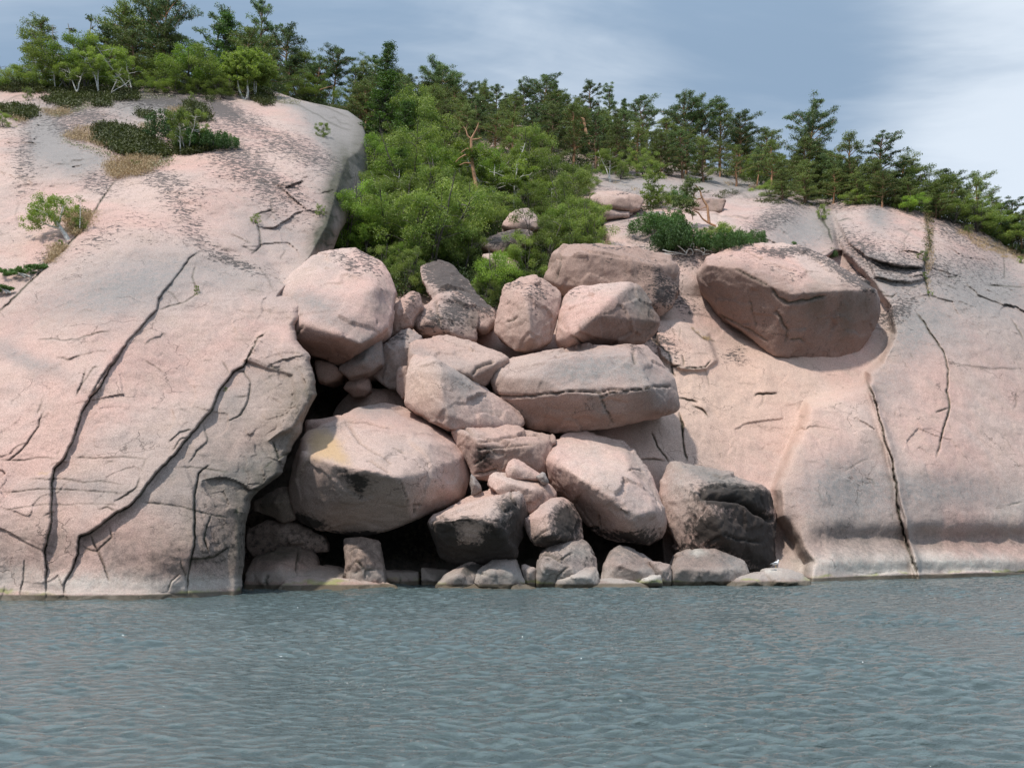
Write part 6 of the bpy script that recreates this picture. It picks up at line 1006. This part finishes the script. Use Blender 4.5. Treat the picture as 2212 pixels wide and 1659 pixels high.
limb_tree('birch_tree', 'stunted wind-bent birch with a white trunk leaning left out of the slab\'s grassy crack', 'birch tree',
 [([Q(435,1085), Q(410,1040), Q(370,985), Q(340,950), Q(320,900)], .16, .07), ([Q(400,1015), Q(360,1000), Q(310,985), Q(250,960)], .08, .03), ([Q(370,985), Q(390,900), Q(400,860)], .07, .02), ([Q(340,950), Q(280,900), Q(220,880)], .07, .02)],
 M['white'], [(Q(*q[:2], q[3]), q[2], .7) for q in [(200,900,.9,0),(260,860,.9,.4),(330,850,.9,0),(400,850,.8,.3),(170,950,.6,0),(240,960,.8,-.4),(300,920,.9,-.3),(210,990,.5,0),(420,900,.6,0),(370,910,.7,-.3),(300,830,.6,.3)]], M['leaf'], .075, 260)
limb_tree('birch_tree', 'small upright sapling right of the stunted birch', 'birch tree', [([Q(505,1000), Q(508,900), Q(505,820)], .03, .01)], M['white'], [(Q(*q[:2]), q[2], 1.2) for q in [(505,830,.3),(510,880,.35),(500,930,.3),(515,970,.35)]], M['leaf'], .07, 160)
for (x, y, w_, h_, lab) in [(105,1275,.9,.4,'prostrate juniper on the left slab with grey roots'),(235,1245,.7,.35,'low juniper sprig right of the prostrate juniper'),(15,1375,.5,.35,'small juniper at the left edge of the view')]:
    q = fr('1', [(x, y)])[0]; d0 = left_d(*q) - .25
    base = W(q[0], q[1] + 12, d0); lv = []
    for k in range(int(36 * w_)):
        c = np.array([R.uniform(-1, 1) * w_, R.uniform(-.5, .5) * w_, h_ * R.uniform(.4, 1.1)]); n = 90; lv.append(leaves(blob_pts(c, .2, n, .5, .2), .06, .3, .6, .25 + .6 * R.random(n)))
    r = empty('juniper_bush', base); obj('crown', leaf_mesh('crown', lv), M['juniper'], r)
    pr = [tube([(w_ * .9, 0, 0), (w_ * .5, -.1, .12), (0, -.1, .2), (-w_ * .4, 0, .3)], [.06, .05, .04, .02]), tube([(w_ * .6, -.1, -.05), (w_ * .3, -.15, .12), (w_ * .1, -.15, .08)], [.04, .03, .01])]; obj('trunk', mk_mesh('trunk', *join_geo(pr)), M['silver'], r); tag(r, lab, 'juniper bush')
def jun(f, x, y, hpx, wide, lab, left_=False, key='juniper0'):
    q = fr(f, [(x, y)])[0]; d = left_d(*q) if left_ else ground_depth(*q); p = W(q[0], q[1], d - .3); p[2] -= .15; return plant(key, p, hpx / F * d, lab, wide=wide)
jun('1', 1060, 440, 58, 1.0, 'dark juniper at the left of the heather hollow\'s shrub group', True); jun('1', 1240, 500, 48, 1.0, 'dark juniper right of the pale sapling in the heather hollow', True, 'juniper1'); jun('1', 1350, 500, 42, 1.1, 'spiky dark juniper in the heather hollow, middle of the right side', True); jun('1', 1440, 490, 32, .9, 'lowest juniper at the right end of the heather hollow', True, 'juniper1')
q = fr('1', [(1140, 540)])[0]; place('slim1', q[0], q[1], q[1] - 100, 'pale grey-green sapling clump in the heather hollow', left_=True, wide=.9); place('birch2', q[0] + 14, q[1] - 4, q[1] - 82, 'second pale sapling behind the clump in the heather hollow', left_=True, wide=.9)
jun('U', 1090, 740, 46, 1.3, 'dark spreading juniper on the pale ledge, left of three'); jun('U', 1230, 680, 38, 1.1, 'dark juniper behind the spreading one', key='juniper1'); jun('U', 1300, 900, 62, 1.0, 'big olive-green juniper above the bleached branches'); jun('U', 1430, 890, 50, 1.0, 'olive juniper right of the big one', key='juniper1'); jun('U', 1240, 860, 40, .9, 'small juniper at the left foot of the big one')
jun('U', 1800, 905, 46, 1.0, 'spiky juniper left of the pair behind the largest block'); jun('U', 1900, 890, 44, .9, 'spiky juniper, middle behind the largest block', key='juniper1'); jun('U', 2080, 850, 34, .9, 'dark juniper behind the largest block\'s flat top'); jun('U', 1330, 450, 34, .9, 'dark upright juniper beside the ledge birch', key='juniper1')
q = fr('U', [(1620, 880)])[0]; place('bush1', q[0], q[1], q[1] - 46, 'light-green bush between the olive junipers and the spiky ones', wide=1.2); place('slim0', q[0] + 28, q[1], q[1] - 50, 'thin grey-twigged shrub behind the largest block', wide=1.4)
jun('7', 1025, 500, 20, .7, 'small bright juniper in the corner behind the largest block'); jun('7', 795, 425, 9, .8, 'tiny green tuft behind the largest block\'s top')
for (f, x, y, h, w_, lab, lf) in [('7',975,275,30,.7,'pale green shrub in the cleft at the top of the right block',0),('7',1585,530,22,.8,'green shrub in the weedy crack of the right slab, upper one',0),('7',1590,640,14,.9,'small green shrub in the weedy crack of the right slab, lower one',0),('7',1630,745,10,.8,'tiny plant at the lower end of the weedy crack',0),('7',1860,355,16,1.0,'brown-green tuft beside the grass seam on the right slab',0),('7',2195,540,14,.8,'little green plant at the right end of the grass seam',0),
     ('1',2040,430,34,.8,'small pine seedling cluster high on the left slab near its right edge',1),('1',2020,910,18,.8,'green sprig on the left slab beside the shaded wall',1),('1',1615,960,16,.8,'small plant in the hooked crack of the left slab',1),('1',1245,1420,20,.4,'thin yellowish plant in the lens-shaped crack',1),('2',1250,430,10,.7,'yellow-green tuft in the left slab\'s second long crack',1),('1',390,1120,14,.8,'green weed below the stunted birch',1),('1',500,1030,34,.8,'weedy shrub in the crack right of the stunted birch',1),('1',180,200,30,.5,'thin bare shrub among the heather at far left',1),('1',870,610,12,1.0,'small green plant in the dry grass tongue',1),('1',1215,215,26,.5,'tiny pine seedling above the heather hollow',1),('1',20,360,30,1.4,'green shrub at the left edge among heather',1)]:
    q = fr(f, [(x, y)])[0]; place(['bush0', 'bush1', 'bush2'][int(R.integers(3))], q[0], q[1], q[1] - h, lab, left_=bool(lf), wide=w_)

# ---- bleached branches
def branches(f, x, y, pls, label, name='driftwood', m='silver', left_=False):
    q = fr(f, [(x, y)])[0]; d = (left_d(*q) if left_ else ground_depth(*q)) - .5; base = W(q[0], q[1], d); r = empty(name, base); 
    for P in pls:
        Q = np.array([pp(f, a, b, d - .1 * R.random()) for a, b in P]) - base; t = np.linspace(0, len(Q) - 1, 3 * len(Q)); Q = np.stack([np.interp(t, range(len(Q)), Q[:, i]) for i in range(3)], 1); Q[1:-1] = (Q[:-2] + 2 * Q[1:-1] + Q[2:]) / 4
        obj('branch', mk_mesh('branch', *tube(Q, np.linspace(.05, .022, len(Q)), 6)), M[m], r)
    tag(r, label, 'driftwood'); return r
branches('U', 1450, 930, [[(1315,855),(1360,890),(1400,930)],[(1400,940),(1415,895),(1450,890),(1470,920),(1460,950)],[(1480,900),(1530,905),(1580,940)],[(1540,890),(1570,880),(1590,910),(1560,940)],[(1170,900),(1230,920),(1300,925),(1400,950)],[(1590,905),(1640,910),(1660,925)],[(1440,870),(1460,830),(1480,850),(1470,880)],[(1470,770),(1500,760),(1530,770)],[(1180,935),(1260,945),(1340,940)],[(1560,950),(1600,940),(1650,945)]], 'tangle of bleached curved branches below the big olive juniper')
branches('V', 690, 1450, [[(640,1450),(670,1425)],[(695,1455),(720,1420),(745,1408)],[(690,1440),(712,1412)]], 'bleached twigs over the long dark-crusted boulder', 'dead_branch')
branches('V', 1340, 1240, [[(1290,1218),(1330,1240),(1370,1265)],[(1250,1290),(1290,1295)]], 'grey fallen branch on the lichen-covered gully boulder', 'dead_branch')
branches('T', 1690, 1060, [[(1675,1150),(1690,1060),(1720,970)],[(1690,1050),(1680,1100)]], 'bright white dead birch stick leaning right in front of the headland wood', 'dead_branch', 'white', True)
branches('T', 540, 1000, [[(565,1040),(540,980),(520,930)]], 'pale leaning stem low at the left of the birch row', 'dead_branch', 'white', True)
branches('S', 1900, 1110, [[(1830,1140),(1920,1110),(2000,1090)]], 'orange fallen limb under the layered pine', 'dead_branch', 'orange', True)

# ------------------------------------------------------------------ ground cover (nobody could count it)
def scatter(name, label, polys, leafm, per, size, hgt, left_, up=.8, asp=.3, clump=.25, nb=14, seed=1, lift=0.0, dark=0.0):
    rg = np.random.default_rng(seed); bat = []
    Pall = []
    for poly in polys:
        xs = [p[0] for p in poly]; ys = [p[1] for p in poly]; A = (max(xs) - min(xs)) * (max(ys) - min(ys)); n = int(A * per) + 1
        x, y = rg.uniform(min(xs), max(xs), n), rg.uniform(min(ys), max(ys), n); s = poly_sd(x, y, poly) + 7 * n2(x, y, 25, seed) + 3 * n2(x, y, 9, seed + 2); k = s > 0; Pall.append((x[k], y[k]))
    x = np.concatenate([p[0] for p in Pall]); y = np.concatenate([p[1] for p in Pall]); d = (left_depth_raw if left_ else right_depth_raw)(x, y)
    P = W(x, y, d); n = len(P); bump = .5 + .5 * n2(x, y, 14, seed + 5)
    Q = np.repeat(P, nb, 0) + rg.standard_normal((n * nb, 3)) * np.array([clump, clump, .02]); hh = np.repeat(hgt * (.5 + bump), nb) * rg.random(n * nb) + lift; Q[:, 2] += hh
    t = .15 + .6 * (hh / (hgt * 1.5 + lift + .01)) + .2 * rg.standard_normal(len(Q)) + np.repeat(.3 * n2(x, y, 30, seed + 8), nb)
    me = leaf_mesh(name, [leaves(Q, size, asp, up, t)]); o = obj(name, me, leafm); tag(o, label, kind='stuff'); return o
f1 = lambda pts: fr('1', pts)
scatter('heather', 'dark green heather mats on top of the left slab', [f1([(620,360),(700,345),(900,395),(1000,465),(1110,540),(1050,565),(850,560),(740,520),(600,460)]), f1([(1170,205),(1300,230),(1330,320),(1240,340),(1170,290)]), f1([(870,270),(960,275),(985,320),(900,310)]), f1([(270,190),(350,165),(500,195),(515,240),(430,250),(300,215)]), f1([(60,250),(150,228),(230,255),(220,300),(150,325),(60,300)]), f1([(-40,80),(200,85),(500,120),(860,140),(870,185),(700,195),(560,215),(350,165),(0,135),(-40,130)]), f1([(1570,150),(1690,150),(1750,200),(1720,235),(1600,210)]), f1([(0,235),(60,240),(50,285),(0,280)]), f1([(1290,180),(1360,190),(1350,215),(1300,205)]), f1([(560,200),(690,190),(700,240),(600,240)]), f1([(1080,480),(1330,490),(1340,520),(1200,545),(1090,530)])], M['heather'], .22, .11, .42, True, seed=21)
scatter('dry_grass', 'straw-coloured dry grass on top of the left slab', [f1([(410,425),(490,365),(620,350),(630,440),(720,500),(610,485),(470,455)]), f1([(660,595),(760,560),(990,570),(935,660),(820,660),(735,690)]), f1([(870,345),(1010,335),(1020,400),(940,420)]), f1([(280,262),(460,242),(430,290),(300,300)]), f1([(85,310),(150,305),(140,345),(80,345)]), f1([(420,925),(480,900),(610,910),(560,990),(470,1060),(430,1000)]), f1([(360,1110),(420,1130),(330,1240),(290,1240)]), f1([(1060,250),(1170,230),(1180,290),(1080,280)])], M['grass'], .22, .09, .26, True, up=1.6, asp=.12, seed=22)
scatter('reindeer_moss', 'pale green-white reindeer lichen rims around the heather', [f1([(400,440),(470,470),(600,500),(750,550),(740,560),(560,510),(400,460)]), f1([(920,620),(1000,585),(1110,560),(1100,575),(1000,605),(930,640)]), f1([(500,195),(580,200),(590,250),(520,250)]), f1([(1720,165),(1900,200),(1880,225),(1740,215)]), f1([(870,160),(1080,150),(1100,185),(900,190)]), f1([(330,290),(520,240),(530,255),(350,305)])], M['moss'], .12, .05, .06, True, up=0, asp=.6, seed=23, nb=8)
f7 = lambda p: fr('7', p); fU = lambda p: fr('U', p)
scatter('dry_grass', 'dry grass seams and tufts on the right slab and upper ledge', [f7([(1780,335),(1860,360),(2040,430),(2212,485),(2212,525),(2060,500),(1900,430),(1800,370)]), fU([(680,245),(800,250),(940,320),(935,345),(800,300)]), fU([(420,155),(540,165),(530,205),(440,200)]), fU([(1650,230),(1840,240),(2150,310),(2100,320),(1800,265)]), fU([(970,560),(1130,545),(1100,580),(990,580)]), fU([(1370,520),(1520,540),(1480,565)]), fr('4',[(1590,800),(1680,850),(1800,905),(1700,900)]), f7([(1590,230),(1640,235),(1650,480),(1615,760),(1600,500)])], M['grass'], .14, .09, .16, False, up=1.6, asp=.12, seed=24, nb=10, clump=.14)
scatter('heather', 'small heather mats on the upper ledge and crest', [fU([(1560,330),(1640,335),(1630,360),(1560,355)]), fU([(1730,340),(1800,325),(1900,350),(1880,372),(1740,360)]), fU([(1660,365),(1770,375),(1760,400),(1670,390)]), fU([(900,510),(1080,470),(1130,500),(1000,540),(920,540)]), f7([(1600,240),(1650,260),(1650,300),(1600,290)]), f7([(1590,330),(1650,330),(1640,470),(1590,470)]), f7([(1830,300),(1890,310),(1880,350),(1830,340)]), f7([(560,150),(900,180),(1180,160),(1180,175),(900,200),(560,170)])], M['heather'], .16, .07, .16, False, seed=25, nb=10, clump=.16)
scatter('undergrowth', 'dark leafy undergrowth covering the gully and ridge floor', [[(790,300),(860,262),(1000,262),(1200,290),(1400,340),(1560,380),(1450,372),(1300,378),(1262,400),(1240,430),(1290,500),(1300,560),(1180,600),(1100,660),(1030,680),(960,650),(840,640),(780,590),(720,570),(730,500),(790,430)]], M['floor'], .055, .13, .75, False, seed=26, clump=.4)
scatter('undergrowth', 'low leafy undergrowth under the pines along the right skyline', [[(1560,380),(1680,415),(1780,436),(1860,438),(2000,462),(2110,494),(2212,556),(2260,590),(2212,540),(2100,478),(2000,448),(1860,424),(1760,405),(1600,365)]], M['floor'], .10, .12, .7, False, seed=27, clump=.4)
scatter('undergrowth', 'dark undergrowth beneath the trees of the left headland', [[(-60,184),(590,184),(600,208),(500,204),(300,196),(0,190),(-60,190)], ], M['floor'], .12, .12, 1.0, True, seed=28, clump=.6)
scatter('undergrowth', 'dark undergrowth at the right end of the left headland', [[(600,205),(700,222),(800,240),(860,262),(790,300),(760,262),(700,238),(620,214)]], M['floor'], .10, .12, .8, False, seed=29, clump=.4)

# ------------------------------------------------------------------ gull on its rock
def gull():
    q = fr('8', [(684, 1232)])[0]; d = 52.4 + .75; base = W(q[0], q[1], d); root = empty('gull', base); root.scale = (1.0,) * 3
    mw = plain_mat('white_feathers', (.74, .74, .74), (.82, .82, .82), 8); mg = plain_mat('grey_feathers', (.22, .23, .25), (.30, .31, .33), 8); mk = plain_mat('black_feathers', (.02, .02, .02), (.04, .04, .04), 8); my = plain_mat('yellow_beak', (.6, .35, .03), (.7, .42, .05), 8)
    def skin(name, pts, rads, mat, flat=1.0, n=10):
        t = np.linspace(0, len(pts) - 1, 5 * len(pts)); P = np.stack([np.interp(t, range(len(pts)), np.array(pts)[:, i]) for i in range(3)], 1); r = np.interp(t, range(len(rads)), rads); P[1:-1] = (P[:-2] + 2 * P[1:-1] + P[2:]) / 4
        V, f = tube(P, r, n); me = mk_mesh(name, V, f); o = obj(name, me, mat, root); return o
    z = .10
    skin('body', [(-.17,0,z+.035),(-.12,0,z+.05),(-.03,0,z+.075),(.05,0,z+.10),(.085,0,z+.15),(.095,0,z+.19),(.105,0,z+.21),(.135,0,z+.205),(.145,0,z+.203)], [.006,.035,.066,.068,.045,.033,.034,.018,.004], mw)
    for s in (-1, 1): skin('wing', [(-.22,s*.02,z+.045),(-.12,s*.05,z+.075),(0,s*.062,z+.10),(.06,s*.05,z+.115)], [.006,.026,.034,.008], mg)
    skin('tail', [(-.26,0,z+.01),(-.20,0,z+.03),(-.13,0,z+.045)], [.006,.018,.022], mk)
    skin('beak', [(.14,0,z+.203),(.17,0,z+.198),(.185,0,z+.188)], [.010,.007,.001], my)
    for s in (-1, 1): skin('leg', [(.0,s*.025,z+.04),(.005,s*.025,z-.04),(.0,s*.025,z-.10),(.035,s*.03,z-.105)], [.010,.006,.006,.004], my)
    for s in (-1, 1): skin('eye', [(.112,s*.028,z+.216),(.112,s*.034,z+.216)], [.006,.002], mk, n=6)
    root.scale = (1.25,) * 3; root.rotation_euler.z = rad(-18); tag(root, 'white gull with grey wings, facing right on the low pink shore rock', 'gull')
gull()
def flecks():
    rg = np.random.default_rng(9); V, Fc = [], []
    for k in range(12):
        y = 9 + 34 * rg.random() ** 1.3; x = y * rg.uniform(-.5, .5); s = rg.uniform(.003, .012) * (1 + y / 40); a = rg.random() * 3; n = 7; b0 = len(V)
        V.append((x, y, .045 + s * .5)); V += [(x + s * math.cos(a + q * 2 * math.pi / n) * rg.uniform(.6, 1.3), y + s * math.sin(a + q * 2 * math.pi / n) * 1.3, .03) for q in range(n)]; Fc += [(b0, b0 + 1 + q, b0 + 1 + (q + 1) % n) for q in range(n)]
    o = obj('foam', mk_mesh('foam', V, Fc), M['post']); tag(o, 'scattered white foam flecks drifting on the water', kind='stuff')
flecks()
